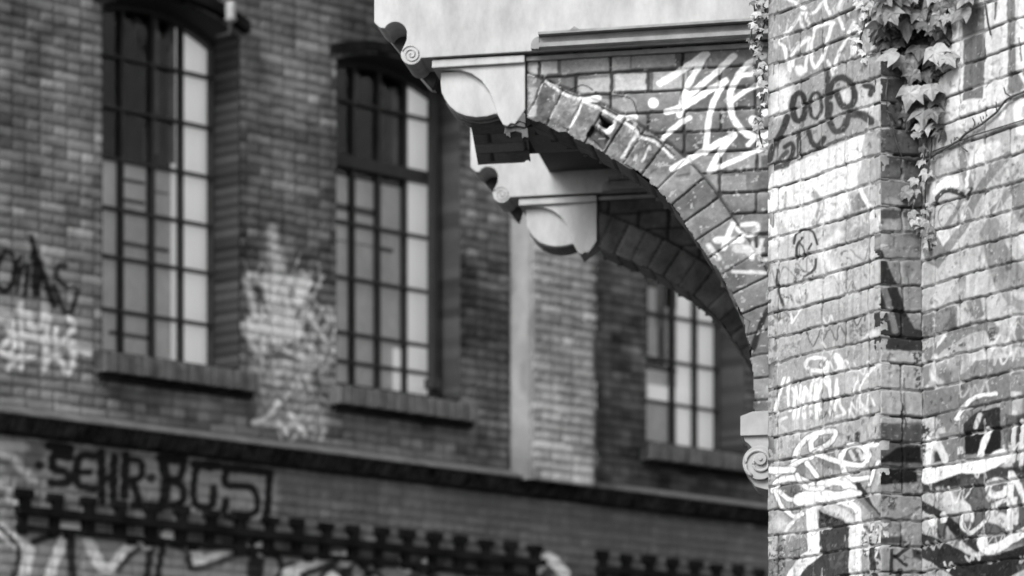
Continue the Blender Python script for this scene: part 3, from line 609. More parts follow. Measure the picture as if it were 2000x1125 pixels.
# brick soffit behind the first bracket, the roof boarding above, and the side wall the brackets grow from
sof = []
tl = hit(924, 0, W0 + aD * .1, aW)[0]; zso = CZ + (HZ - 251) / FP * 13.35
def sof_grid(t0, t1, d0, d1, z, plainr):
    T, D = np.meshgrid(frange(t0, t1, .012), frange(d0, d1, .008)); RW = .165; k = np.floor((D - d0) / RW); dd = np.mod(D - d0, RW); kk = np.mod(T + np.mod(k, 2) * .13, .26)
    e = np.minimum(np.minimum(dd, RW - dd), np.minimum(kk, .26 - kk)); f = sm(.003, .011, e)
    if plainr: f = f * 0 + 1
    Zz = z + .012 * (1 - f) + .004 * (fbm(T * 12, D * 12, 3, 3) - .5) - k * .002
    T = T - (0 if plainr else .09) * D; V = np.stack([W0[0] + aW[0] * T + aD[0] * D, W0[1] + aW[1] * T + aD[1] * D, Zz], -1); I = np.arange(T.size).reshape(T.shape)
    Fq = np.stack([I[:-1, :-1], I[:-1, 1:], I[1:, 1:], I[1:, :-1]], -1).reshape(-1, 4)
    return V.reshape(-1, 3), Fq, (np.where(plainr, .2, .26 * (.6 + .8 * hsh(k, np.floor((T + np.mod(k, 2) * .13) / .26), 3))) * (.25 + .75 * f)).ravel()
tm = hit(1050, 0, W0 + aD * .4, aW)[0]; te = hit(1530, 0, W0, aW)[0]
V, Fq, A = merge([sof_grid(tl, tm, .12, .80, zso, False), sof_grid(tm - .04, te, .255, .72, zso + .012, True)])
so_ = mesh_obj('eaves_soffit', V, Fq, M['brick'], near, A)
m = MB(); e3 = lambda v: np.array([v[0], v[1], 0.])
m.box(wpt(tl + .04, zso + .02, .2), e3(aW) * (tm - tl), e3(aD) * .58 - e3(aW) * .05, (0, 0, .3)); m.box(wpt(tm - .03, zso + .04, .27), e3(aW) * (te - tm), e3(aD) * .44, (0, 0, .28))
m.box(wpt(tl + .0, zso + .325, .2), e3(aW) * (te - tl + .4), e3(aD) * (DEP2 - .1), (0, 0, .05))
m.obj('roof_board', M['slate'], near)
ts = hit(1512, 0, W0, aW)[0]
m = MB(); m.box(wpt(ts, 0, .03), e3(aW) * .35, e3(aD) * 8, (0, 0, 5.0)); m.box(wpt(ts + .05, 0, .0), e3(aW) * 5, e3(aD) * .25, (0, 0, 5.2))
m.obj('side_wall', M['sill'], near)

# ------------------------------------------------------------------ the far building
bD = np.array([7500., FP]); bD /= np.hypot(*bD); bN = np.array([bD[1], -bD[0]])
B0 = np.array([300 / FP * 25.5, 25.5])
fpt = lambda t, z, o=0.: (B0[0] + bD[0] * t + bN[0] * o, B0[1] + bD[1] * t + bN[1] * o, z)
def fh(px, py, o=0.): return hit(px, py, B0 + bN * o, bD)
far = empty('brick_building', (float(B0[0]), float(B0[1]), 0), 'old dark brick factory across the yard with tall barred arched windows, out of focus', 'building')
KF = 1.4
def paint_far(p):
    p.B = 1.3; p.t(0, 400, 2.679)
    b = dict(soft=3, al=.95)
    for wd, q in [(24, [(70, 262), (30, 240), (0, 290), (-20, 350)]), (26, [(80, 300), (70, 400), (30, 450), (-10, 430)]), (20, [(110, 270), (80, 340), (125, 320)]), (20, [(110, 330), (85, 460)]), (22, [(150, 320), (130, 470)]),
                  (26, [(162, 170), (182, 250), (180, 470)]), (32, [(180, 250), (235, 390), (285, 525)]), (22, [(160, 275), (215, 300), (198, 470)]), (20, [(345, 320), (305, 318), (300, 380), (350, 430), (402, 440), (385, 520), (365, 575), (330, 540), (285, 420)])]: p.st(10, wd, *q, **b)
    p.B = 1.0
    for wd, q in [(30, [(112, 520), (118, 640), (118, 760)]), (28, [(-10, 585), (60, 590), (55, 690), (10, 750)]), (26, [(40, 640), (80, 700), (60, 780)]), (28, [(150, 570), (165, 640), (210, 640), (240, 560)]), (26, [(255, 580), (245, 720), (238, 850)]),
                  (36, [(110, 690), (180, 690), (250, 720)]), (26, [(292, 650), (300, 740), (350, 700)]), (26, [(360, 590), (385, 620)]), (28, [(385, 650), (335, 715), (370, 745), (470, 770)]), (26, [(380, 720), (385, 820), (352, 880), (310, 800), (262, 795), (235, 850)]),
                  (26, [(180, 790), (100, 800), (45, 860)]), (24, [(125, 800), (112, 855)]), (26, [(0, 760), (60, 800)])]: p.st(206, wd, *q, soft=3, al=.9)
    p.B = 1.; p.st(175, 50, (1425, 130), (1428, 200), soft=7, al=.6); p.st(180, 80, (1440, 260), (1455, 320), soft=9, al=.6); p.st(190, 70, (1400, 400), (1500, 400), (1590, 400), soft=6, al=.6); p.st(200, 60, (1600, 400), (1570, 480), soft=4)
    for wd, q in [(34, [(1345, 375), (1290, 380), (1310, 470), (1345, 590)]), (26, [(1340, 380), (1385, 430), (1400, 500)]), (120, [(1450, 480), (1480, 560), (1500, 660)]), (14, [(1570, 520), (1640, 610), (1705, 715)]), (80, [(1310, 660), (1420, 640), (1550, 670)]),
                  (30, [(1310, 690), (1350, 790)]), (26, [(1390, 700), (1370, 790)]), (30, [(1440, 700), (1500, 760), (1650, 830)]), (26, [(1250, 640), (1330, 590)])]: p.st(172, wd, *q, soft=5, al=.75, sp=.08)
    p.fl(165, (1310, 820), (1500, 800), (1620, 850), (1660, 1000), (1720, 1130), (1690, 1230), (1600, 1170), (1330, 1160), (1370, 1010), soft=6, al=.45, sp=.1)
    p.tags(30, 480, 620, 530, 700, -.1, 12, [200, 190, 205], (10, 20), (30, 60), .5); p.tags(34, 495, 620, 700, 850, .1, 14, [180, 170, 50, 45], (10, 18), (22, 44), .55)
    for q in [[(1400, 860), (1380, 940), (1450, 960)], [(1480, 900), (1540, 1000)], [(1400, 1020), (1440, 1080), (1500, 1040)], [(1560, 860), (1600, 960)]]: p.st(80, 18, *q, soft=4, al=.7)
    p.st(188, 26, (1330, 1140), (1400, 1110), (1460, 1030), soft=3); p.st(185, 26, (1520, 1100), (1600, 1200), soft=3); p.st(185, 26, (1460, 1130), (1500, 1190), soft=3)
    p.t(0, 705, 2.679)
    p.fl(92, (-60, 380), (2000, 620), (4100, 900), (4100, 1200), (-60, 700), soft=8, al=.6)
    p.fl(118, (240, 470), (1450, 600), (1450, 850), (170, 700), soft=8, al=.8)
    for v, wd, q in [(160, 40, [(-10, 480), (60, 500), (120, 570), (180, 620)]), (165, 40, [(-10, 640), (60, 660), (50, 720), (110, 735)]), (150, 60, [(0, 440), (120, 450)]), (120, 40, [(0, 560), (60, 640)])]: p.st(v, wd, *q, soft=5, al=.8)
    K_ = 40; p.B = 1.18
    for wd, q in [(K_, [(365, 505), (285, 495), (280, 560), (350, 585), (355, 635), (268, 640)]), (46, [(262, 445), (365, 460)]), (K_ - 2, [(495, 500), (415, 505), (405, 640), (495, 668)]), (30, [(410, 582), (472, 582)]),
                  (K_, [(532, 480), (535, 735)]), (K_, [(600, 500), (595, 740)]), (34, [(540, 610), (600, 615)]), (K_, [(660, 490), (655, 705)]), (32, [(660, 510), (735, 530), (735, 605), (670, 625)]), (36, [(695, 625), (735, 750)]), (40, [(700, 755), (745, 755)]),
                  (46, [(850, 520), (872, 640), (855, 750)]), (36, [(850, 510), (955, 530), (945, 605), (890, 625), (960, 660), (950, 740), (860, 760)]), (34, [(1105, 560), (1030, 562), (1020, 740), (1105, 760), (1122, 660)]), (44, [(1020, 540), (1140, 550)]),
                  (34, [(1190, 560), (1185, 645), (1320, 665), (1340, 790), (1185, 810), (1185, 730)]), (40, [(1180, 560), (1415, 585)]), (34, [(1412, 590), (1395, 830)]), (46, [(840, 510), (960, 520)])]: p.st(8, wd, *q, soft=2.2, al=.97)
    p.ring(8, 22, 210, 548, 12, 14, soft=2.5); p.ring(8, 20, 793, 612, 12, 16, soft=2.5)
    # mural under the frieze
    p.B = 1.5
    p.fl(118, (-50, 800), (160, 860), (2900, 1180), (4200, 1300), (4200, 1400), (-50, 1400), soft=6, al=.85)
    for k in range(11):
        x = 1480 + k * 215; y = 1085 + k * 22; p.fl(185, (x - 60, y + 120), (x - 10, y + 20), (x + 50, y - 25), (x + 110, y + 35), (x + 165, y + 130), soft=3); p.st(14, 18, (x - 60, y + 120), (x - 10, y + 20), (x + 50, y - 25), (x + 110, y + 35), (x + 165, y + 130), soft=2.5)
    for v, wd, q in [(215, 44, [(0, 880), (120, 970), (150, 1010), (100, 1150)]), (14, 20, [(-10, 865), (100, 985), (70, 1150)]), (14, 26, [(180, 945), (310, 925), (230, 1150)]), (215, 36, [(355, 880), (300, 1010), (250, 1150)]), (225, 44, [(340, 880), (440, 890)]),
                     (14, 30, [(370, 945), (382, 1150)]), (14, 24, [(430, 900), (505, 1040)]), (215, 38, [(455, 920), (530, 1070), (600, 1075), (650, 1000), (760, 945)]), (14, 22, [(620, 1090), (690, 1010), (760, 960)]), (14, 26, [(790, 980), (768, 1150)]),
                     (14, 26, [(852, 955), (825, 1150)]), (222, 40, [(880, 910), (960, 960), (1030, 1020), (1045, 1060), (1160, 1020), (1280, 980)]), (14, 24, [(900, 955), (980, 1000), (1005, 1085), (1120, 1060), (1245, 1010)]), (14, 56, [(1350, 960), (1335, 1150)]),
                     (14, 24, [(1430, 985), (1485, 1090)]), (222, 48, [(1370, 985), (1375, 990)]), (222, 34, [(1500, 1110), (1640, 1060), (1760, 1030)]), (14, 22, [(1580, 1120), (1760, 1050)]), (14, 44, [(1820, 1050), (1810, 1150)]), (222, 48, [(1815, 1030), (1812, 1040)]),
                     (222, 48, [(765, 945), (770, 950)]), (14, 24, [(1890, 1060), (1960, 1150)]), (215, 40, [(2110, 1065), (2130, 1075)]), (215, 40, [(2240, 1060), (2250, 1075)]), (14, 24, [(2170, 1080), (2300, 1150)]), (218, 36, [(2800, 1110), (2870, 1030), (2960, 1120)])]: p.st(v, wd, *q, soft=2.5, al=.92)
def far_tones(T, Z, PX, PY, seed=61, paint=True, lift=0):
    f, r1, r2 = bricks(T, Z, .077, 4.02, .262, .131, seed, joint=.013)
    n = fbm(T * 1.3, Z * 1.3, 70, 4); n2 = fbm(T * 6, Z * 8, 72, 4)
    tone = 87 + lift + 46 * (n - .45) * 2 + 18 * (r1 - .5) + 38 * (n2 - .5) + 20 * (r2 > .88) - 16 * (r2 < .12)
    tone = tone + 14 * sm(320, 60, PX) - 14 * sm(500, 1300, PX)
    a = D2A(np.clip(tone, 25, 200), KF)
    a = a * (1 - .34 * (1 - f))
    if paint:
        P = Paint(PX, PY, a, KF * 1.25); paint_far(P); a = P.a.reshape(T.shape) * (.9 + .1 * f) * (.88 + .24 * n2)
    return -.012 * (1 - f) + .006 * (r1 - .5), np.clip(a, .006, .85)
# window openings: left x, right x (on the wall face), springing and sill rows at the left edge, rise
REC = .27
# glass edges given on the glass plane
WIN = [dict(xl=200, xr=414, top=12, bot=699, rise=.16), dict(xl=657, xr=846, top=118, bot=763, rise=.13), dict(xl=1262, xr=1402, top=440, bot=873, rise=.13)]
ops = []
for wd in WIN:
    t0 = fh(wd['xl'], 0)[0]; t1 = fh(wd['xr'], 0, -REC)[0]
    zt = fh(wd['xl'], wd['top'], 0)[1]; zb = fh(wd['xl'], wd['bot'], -REC)[1]
    if wd is WIN[2]: zt, zb = ops[1][2], fh(1262, 873, -REC)[1]
    ops.append((t0, t1, zt, zb, wd['rise']))
def opening(T, Z):
    k = np.ones(T.shape, bool)
    for t0, t1, zt, zb, rise in ops:
        mid = (t0 + t1) / 2; hw = (t1 - t0) / 2; arch = zt + rise * (1 - ((T - mid) / hw) ** 2)
        k &= ~((T > t0) & (T < t1) & (Z > zb) & (Z < arch))
    return k
zf = np.concatenate([[0, 2.], frange(3.7, 8.7, .013), [10., 11.]])
ta, tb = fh(-60, 0)[0], fh(1560, 0)[0]
tt = np.concatenate([[ta - 6, ta - 3], frange(ta, tb, .014), [tb + 3, tb + 6]])
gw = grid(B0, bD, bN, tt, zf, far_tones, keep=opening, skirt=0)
# reveals of the openings
Vr = []; Fr = []; Ar = []
def add_strip(P, Q, tone):
    n = len(Vr) and sum(len(v) for v in Vr); P = np.array(P); Q = np.array(Q); k = len(P)
    Vr.append(np.concatenate([P, Q])); Fr.append(np.array([[n + i, n + i + 1, n + k + i + 1, n + k + i] for i in range(k - 1)])); Ar.append(np.concatenate([tone, tone]))
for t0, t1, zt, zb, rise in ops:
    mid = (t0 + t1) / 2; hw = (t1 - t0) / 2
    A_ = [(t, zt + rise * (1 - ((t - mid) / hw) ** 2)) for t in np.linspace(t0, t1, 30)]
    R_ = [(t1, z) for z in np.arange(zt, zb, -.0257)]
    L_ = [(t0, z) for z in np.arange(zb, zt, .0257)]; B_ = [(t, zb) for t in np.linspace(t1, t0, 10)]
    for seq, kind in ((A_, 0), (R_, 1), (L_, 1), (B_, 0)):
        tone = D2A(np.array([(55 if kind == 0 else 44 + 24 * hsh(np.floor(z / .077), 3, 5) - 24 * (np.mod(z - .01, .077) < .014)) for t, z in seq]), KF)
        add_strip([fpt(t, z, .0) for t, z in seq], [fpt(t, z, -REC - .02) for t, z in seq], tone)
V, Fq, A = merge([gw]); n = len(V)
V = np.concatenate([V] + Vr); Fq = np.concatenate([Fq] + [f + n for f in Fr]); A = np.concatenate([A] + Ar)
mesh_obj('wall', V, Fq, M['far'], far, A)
# body behind the wall, so no light comes through
m = MB(); m.box(fpt(ta - 6, 0, -1.6), e3(bD) * (tb - ta + 12), e3(bN) * -3, (0, 0, 11)); m.box(fpt(ta - 6, 10.98, -.02), e3(bD) * (tb - ta + 12), e3(bN) * -1.7, (0, 0, .3))
m.obj('building_body', M['slate'], far)

def fbox(m, x0, y0, x1, y1, o0, o1):                     # box between two corners seen on the plane at offset o1
    t0, z0 = fh(x0, y0, o1); t1, z1 = fh(x1, y1, o1); m.box(fpt(t0, min(z0, z1), o0), e3(bD) * (t1 - t0), e3(bN) * (o1 - o0), (0, 0, abs(z0 - z1)))
def window(i, verts, rows, thick=(), label=None):
    t0, t1, zt, zb, rise = ops[i]; mid = (t0 + t1) / 2; hw = (t1 - t0) / 2; arch = lambda t: zt + rise * (1 - ((t - mid) / hw) ** 2)
    G = -REC
    root = bpy.data.objects.new('window', None); link(root, far)
    root.location = np.array(fpt(mid, zb, G)) - np.array(far.location)
    if label: root['label'] = label
    m = MB(); bw = .0135
    for x in verts:
        t = fh(x, 0, G)[0]; m.box(fpt(t - bw, zb, G - .03), e3(bD) * 2 * bw, e3(bN) * .05, (0, 0, arch(t) - zb))
    for (x, y) in rows:
        z = fh(x, y, G)[1]; h = .045 if y in thick else .010
        m.box(fpt(t0, z - h, G - .032), e3(bD) * (t1 - t0), e3(bN) * (.056 if y not in thick else .075), (0, 0, 2 * h))
    fr = .02 if i != 1 else .03
    m.box(fpt(t0 - .01, zb, G - .034), e3(bD) * fr, e3(bN) * .06, (0, 0, zt - zb)); m.box(fpt(t1 - fr, zb, G - .034), e3(bD) * (fr + .01), e3(bN) * .06, (0, 0, zt - zb))
    m.box(fpt(t0, zb, G - .034), e3(bD) * (t1 - t0), e3(bN) * .062, (0, 0, .03 if i != 1 else .06))
    ap = [fpt(t, arch(t) + .02, G - .03) for t in np.linspace(t0, t1, 20)] + [fpt(t, arch(t) - .05, G - .03) for t in np.linspace(t1, t0, 20)]
    for k in range(19): m.prism([ap[k], ap[k + 1], ap[38 - k], ap[39 - k]], 0, 0, e3(bN) * .06)
    m.obj('window_frame', M['metal'], root)
    m = MB(); pts = [fpt(t0, zb, G - .012), fpt(t1, zb, G - .012)] + [fpt(t, arch(t), G - .012) for t in np.linspace(t1, t0, 12)]
    m.add(pts, [tuple(range(len(pts)))]); m.obj('pane', M['glass'], root)
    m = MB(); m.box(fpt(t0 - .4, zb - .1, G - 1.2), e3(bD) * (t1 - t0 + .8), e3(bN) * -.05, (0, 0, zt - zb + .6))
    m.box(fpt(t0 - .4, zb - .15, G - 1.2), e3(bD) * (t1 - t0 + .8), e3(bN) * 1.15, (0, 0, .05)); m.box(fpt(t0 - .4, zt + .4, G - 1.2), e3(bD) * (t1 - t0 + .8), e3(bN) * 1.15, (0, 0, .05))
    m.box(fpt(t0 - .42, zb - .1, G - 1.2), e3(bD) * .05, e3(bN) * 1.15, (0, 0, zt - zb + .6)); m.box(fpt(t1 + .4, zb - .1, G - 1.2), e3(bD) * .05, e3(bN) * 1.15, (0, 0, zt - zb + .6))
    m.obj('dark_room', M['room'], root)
    # sill
    m = MB(); s0, s1 = t0 - .07, t1 + .10; hs = .155
    nb = int((s1 - s0) / .078)
    for k in range(nb):
        a = s0 + (s1 - s0) * k / nb; m.box(fpt(a, zb - hs - .01 + .004 * (k % 2), -REC), e3(bD) * ((s1 - s0) / nb - .006), e3(bN) * (REC + .10 + .006 * ((k * 7) % 3)), (0, 0, hs - .02))
    m.box(fpt(s0, zb - hs, -REC), e3(bD) * (s1 - s0), e3(bN) * (REC + .09), (0, 0, hs - .03))
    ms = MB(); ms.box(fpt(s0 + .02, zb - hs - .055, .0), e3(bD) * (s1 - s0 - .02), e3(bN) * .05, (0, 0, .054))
    ms.obj('sill_shadow', M['black'], root)  # black strip standing for the shadow the sill casts
    m.obj('sill', M['ledge' if i == 1 else 'sill'], root, bev=.004)
    return root
def panel(root, i, name, mat, x0, y0, x1, y1, dep=.07, fold=0):
    G = -REC - dep; t0 = fh(x0, 0, G)[0]; t1 = fh(x1, 0, G)[0]; z1 = fh(x0, y0, G)[1]; z0 = fh(x0, y1, G)[1]
    n = 24; V = []; Fc = []
    for k in range(n + 1):
        t = t0 + (t1 - t0) * k / n; o = G + fold * math.sin(k * 1.35 + i) * .6 + fold * math.sin(k * .5)
        V += [fpt(t, z0, o), fpt(t, z1, o), fpt(t, z1, o - .006), fpt(t, z0, o - .006)]
    for k in range(n):
        for j in range(4): Fc.append((4 * k + j, 4 * k + (j + 1) % 4, 4 * k + 4 + (j + 1) % 4, 4 * k + 4 + j))
    Fc += [(0, 1, 2, 3), (4 * n + 3, 4 * n + 2, 4 * n + 1, 4 * n)]
    mesh_obj(name, V, Fc, mat, root)
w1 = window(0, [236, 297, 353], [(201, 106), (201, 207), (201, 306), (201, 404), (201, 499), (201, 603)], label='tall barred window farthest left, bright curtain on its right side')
panel(w1, 0, 'curtain', M['curtain'], 334, 40, 425, 760, .045, .004); panel(w1, 0, 'window_board', M['glow_panel'], 192, 306, 332, 760, .04)
m = MB(); G = -REC - .04
G = -REC - .035
for q in [(301, 20, 309, 300), (331, 20, 342, 320), (301, 20, 342, 34), (240, 8, 290, 22), (286, 250, 296, 420), (237, 315, 297, 324)]: fbox(m, *q, G - .03, G)
m.obj('inner_casement', M['ledge'], w1)
m = MB()
for q in [(240, 347, 283, 361), (240, 386, 283, 400), (300, 372, 330, 380), (215, 645, 290, 664), (240, 478, 330, 486)]: m = MB(); fbox(m, *q, G - .0, G + .012); m.obj('slat', M['metal'], w1)
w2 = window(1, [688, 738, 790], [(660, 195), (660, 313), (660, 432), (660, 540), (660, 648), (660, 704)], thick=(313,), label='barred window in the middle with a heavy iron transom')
panel(w2, 1, 'curtain', M['curtain'], 788, 140, 860, 800, .045, .004); panel(w2, 1, 'window_board', M['glow_panel'], 648, 340, 787, 800, .04)
panel(w2, 1, 'glow_panel', M['curtain'], 768, 680, 850, 810, .03, .003)
m = MB()
for q in [(688, 120, 697, 210), (735, 130, 745, 330), (766, 170, 776, 330)]: fbox(m, *q, G - .03, G)
m.obj('inner_casement', M['ledge'], w2)
m = MB()
for q in [(655, 468, 735, 482), (745, 482, 768, 494), (655, 408, 740, 412)]: m = MB(); fbox(m, *q, G, G + .012); m.obj('slat', M['metal'], w2)
m = MB(); fbox(m, 846, 110, 856, 800, -.2, -.14); fbox(m, 846, 738, 862, 760, -.14, -.05)
m.obj('side_rail', M['metal'], w2)
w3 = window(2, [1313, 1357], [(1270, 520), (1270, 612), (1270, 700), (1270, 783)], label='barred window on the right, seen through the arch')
panel(w3, 2, 'curtain', M['curtain'], 1322, 500, 1420, 900, .045, .004); panel(w3, 2, 'window_board', M['glow_panel'], 1262, 720, 1322, 900, .05)
panel(w3, 2, 'glow_panel', M['curtain'], 1266, 750, 1350, 784, .03); panel(w3, 2, 'window_board', M['glow_panel'], 1266, 560, 1284, 700, .05); panel(w3, 2, 'window_board', M['glow_panel'], 1300, 600, 1322, 716, .07)  # glowing cloth strip stands for a bright reflection on the panes
m = MB(); fbox(m, 1284, 500, 1292, 640, G - .03, G); m.obj('inner_casement', M['ledge'], w3)

# hood mould over the first window, insulator beside it
for i in (0, 1):
    t0, t1, zt, zb, rise = ops[i]; mid = (t0 + t1) / 2; hw = (t1 - t0) / 2; m = MB()
    tsx = np.linspace(t0 - .08, t1 + .05, 25); top = [zt + rise * (1 - ((t - mid) / (hw + .1)) ** 2) for t in tsx]
    for k in range(24):
        q = [fpt(tsx[k], top[k] + .02, 0), fpt(tsx[k + 1] - .004, top[k + 1] + .02, 0), fpt(tsx[k + 1] - .004, top[k + 1] + .10, 0), fpt(tsx[k], top[k] + .10, 0)]
        m.prism(q, 0, 0, e3(bN) * (.075 if i == 0 else .03))
    m.obj('hood_mould', M['black'], far)
m = MB(); t, z = fh(433, 70, .05); m.tube([fpt(t, z, .0), fpt(t, z, .13), fpt(t, z + .1, .14)], .018, 8); m.obj('insulator_arm', M['metal'], far)
m = MB(); m.tube([fpt(t, z + .08, .14), fpt(t, z + .1, .14), fpt(t, z + .13, .14), fpt(t, z + .19, .14), fpt(t, z + .23, .14)], [.02, .045, .035, .04, .03], 10); m.obj('insulator', M['ceramic'], far, smooth=True)

# lesene of paler brick with a plain mottled flank
PRJ = .22
tl_, tr_ = fh(1040, 0, PRJ)[0], fh(1165, 0, PRJ)[0]; zlo = fh(1040, 935, PRJ)[1]
def les(T, Z, X, Y):
    h, a = far_tones(T, Z, X, Y, 91, False, 72); return h, a
g1 = grid(B0 + bN * PRJ, bD, bN, frange(tl_, tr_, .014), frange(zlo, 9., .013), les)
Pc = B0 + bD * tl_
g2 = grid(Pc, bN, -bD, frange(0, PRJ, .02), frange(zlo, 9., .02), lambda T, Z, X, Y: (np.zeros(T.shape), 0.13 + .28 * fbm(T * 5, Z * 3, 3, 3) * (1 - .45 * sm(.6, .7, fbm(T * 4, Z * 2, 8, 2)))))
g3 = grid(B0 + bD * tr_, bN, bD, frange(0, PRJ, .05), frange(zlo, 9., .05), lambda T, Z, X, Y: (np.zeros(T.shape), np.full(T.shape, .1)))
V, Fq, A = merge([g1, g2, g3]); mesh_obj('pilaster', V, Fq, M['far'], far, A)

# string course: sloped weathering, then soldier bricks leaning back under it
zc_ = fh(300, 842, .13)[1]; s0 = fh(4, 0, .16)[0]; s1 = tb + 2
m = MB()
q = [fpt(s0, zc_, .135), fpt(s0, zc_ + .02, .13), fpt(s0, zc_ + .07, .0), fpt(s0, zc_ - .02, .0)]; m.prism(q, 0, 0, e3(bD) * (s1 - s0))
m.obj('string_course', M['ledge'], far)
m = MB(); k = 0; t = s0
while t < s1 - 1:
    a = .122 - .01 * ((k * 5) % 3)
    q = [fpt(t, zc_ + .0, a), fpt(t, zc_ - .02, 0), fpt(t, zc_ - .13, .0), fpt(t, zc_ - .105, a - .05)]
    m.prism(q, 0, 0, e3(bD) * .062); t += .074; k += 1
m.obj('soldier_course', M['soldier'], far)  # very dark brick, mottled at random
# black brick frieze
ta_, tb_ = fh(565, 0)[0], fh(1030, 0)[0]; stp = (tb_ - ta_) / 9
z1 = fh(800, 1050, .04)[1]
def frieze(t_from, t_to):
    m = MB(); k = 0; t = t_from; q_ = random.Random(int(t_from * 10))
    while t < t_to:
        m.box(fpt(t + q_.uniform(-.015, .015), z1, .0), e3(bD) * q_.uniform(.13, .175), e3(bN) * .04, (0, 0, q_.uniform(.045, .065))); m.box(fpt(t + .04, z1 - .06, .0), e3(bD) * .085, e3(bN) * .035, (0, 0, .062))
        m.box(fpt(t + .02, z1 - q_.uniform(.20, .26), .0), e3(bD) * q_.uniform(.07, .12), e3(bN) * .03, (0, 0, .15))
        if int(k) % 2: m.box(fpt(t + .16, z1 - .25, .0), e3(bD) * .08, e3(bN) * .03, (0, 0, .05))
        t += stp; k += 1
    m.box(fpt(t_from, z1 - .115, .0), e3(bD) * (t_to - t_from), e3(bN) * .06, (0, 0, .055)); m.box(fpt(t_from, z1 - .22, .0), e3(bD) * (t_to - t_from), e3(bN) * .035, (0, 0, .035))
    m.obj('frieze', M['black'], far)
tf0 = ta_ - stp * 9
frieze(tf0, tb_ + .17); frieze(fh(1162, 0)[0], tb + 1)

# ------------------------------------------------------------------ ivy
LEAF = [(0, .02), (-.16, .13), (-.33, .10), (-.47, -.05), (-.52, -.22), (-.66, -.60), (-.50, -.50), (-.36, -.48), (-.29, -.60), (-.20, -.66), (-.12, -.86), (0, -1.08), (.12, -.86), (.20, -.66), (.29, -.60), (.36, -.48), (.50, -.50), (.66, -.60), (.52, -.22), (.47, -.05), (.33, .10), (.16, .13)]
def leaf(V, Fc, A, c, size, roll, nrm, seed, tone):
    r = random.Random(seed); n = Vector(nrm).normalized(); n = (n + Vector((r.uniform(-.6, .6), r.uniform(-.2, .2), r.uniform(-.45, .6)))).normalized()
    up = Vector((0, 0, 1)); x = up.cross(n).normalized(); y = n.cross(x)
    x, y = x * math.cos(roll) + y * math.sin(roll), y * math.cos(roll) - x * math.sin(roll)
    b = len(V); c = Vector(c); cu = r.uniform(.2, .9); fo = r.uniform(.15, .7)
    def P(a, h): d = -cu * (h + .3) ** 2 * .6 - fo * abs(a) * .5 + .03 * math.sin(a * 22 + seed) ; return c + x * (a * size) + y * (h * size) + n * (d * size)
    V.append(P(0, -.30)); A.append(tone * 1.1)
    N_ = len(LEAF)
    for a, h in LEAF: V.append(P(a * .55, -.30 + (h + .30) * .55)); A.append(tone * r.uniform(.85, 1.1))
    for k, (a, h) in enumerate(LEAF):
        V.append(P(a * r.uniform(.93, 1.05), h)); A.append(tone * r.uniform(.75, 1.1))
    for k in range(N_):
        k2 = (k + 1) % N_; Fc.append((b, b + 1 + k, b + 1 + k2)); Fc.append((b + 1 + k, b + 1 + N_ + k, b + 1 + N_ + k2, b + 1 + k2))
def at(px, py, Y): return ((px - CX) / FP * Y, Y, CZ + (HZ - py) / FP * Y)
def Z4(x, y): return 1480 + x / 3.515, y / 3.515
def surfY(px, off=.03):                                   # distance of the wall surface behind a column of the picture, less a stand-off
    if px < 1720: t = hit(px, 0, C1, fN)[0]; Y = C1[1] + fN[1] * t
    elif px < 1800: t = hit(px, 0, C1, rD)[0]; Y = C1[1] + rD[1] * t
    else: t = hit(px, 0, C2, fN)[0]; Y = C2[1] + fN[1] * t
    return Y - off
def ivy(name_label, leaves, stems, loc, group=None):
    root = empty('ivy', loc, name_label, 'ivy', group); V = []; Fc = []; A = []
    for k, (px, py, s, roll, off, tone) in enumerate(leaves):
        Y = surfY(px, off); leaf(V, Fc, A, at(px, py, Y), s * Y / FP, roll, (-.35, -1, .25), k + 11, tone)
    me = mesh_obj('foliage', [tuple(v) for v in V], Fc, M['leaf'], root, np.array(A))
    m = MB()
    for wd, pts in stems: m.tube([at(px, py, surfY(px, o)) for px, py, o in pts], wd, 6)
    m.obj('stem', M['stem'], root, smooth=True)
big = [(870, -30, 120, .3), (950, -20, 150, 0), (1050, -40, 120, -.2), (1140, -20, 120, .2), (1210, -10, 130, -.1), (1320, -50, 150, .1), (1400, -50, 110, -.3), (1420, 40, 140, -.75), (1010, 75, 220, .05), (1100, 60, 170, .3),
       (1190, 60, 130, -.2), (1255, 110, 150, .25), (1165, 150, 150, -.2), (1225, 160, 130, .1), (945, 350, 150, -1.15), (1005, 385, 140, .1), (1115, 310, 160, -.1), (1205, 320, 160, .35), (1290, 370, 130, .5), (1070, 480, 110, -.3),
       (1160, 480, 120, .2), (1060, 590, 170, -.35), (1185, 575, 150, .1), (1145, 730, 170, -.05), (1195, 740, 120, .3), (1175, 840, 110, .1), (1130, 850, 100, -.3), (1065, 915, 60, 1.0), (1120, 1010, 50, .4), (800, 20, 90, -.4), (820, 90, 100, .3), (1080, 380, 110, 0), (1250, 420, 80, .2)]
lv = []
for k, (x, y, s, r) in enumerate(big):
    px, py = Z4(x, y); lv.append((px, py, s / 3.515, r, .05 + .045 * ((k * 7) % 5) / 5, .11 + .22 * ((k * 3) % 4) / 3))
rr = random.Random(3)
for k in range(46):                                       # upper mass running out of the frame
    x = rr.uniform(820, 1460); y = rr.uniform(-420, -20); px, py = Z4(x, y); lv.append((px, py, rr.uniform(24, 44), rr.uniform(-.6, .6), rr.uniform(.02, .12), rr.uniform(.12, .3)))
for k in range(34):
    x = rr.uniform(830, 1450); y = rr.uniform(-80, 150) - abs(x - 1130) * .22; px, py = Z4(x, y); lv.append((px, py, rr.uniform(22, 44), rr.uniform(-.7, .7), rr.uniform(.03, .1), rr.uniform(.08, .28)))
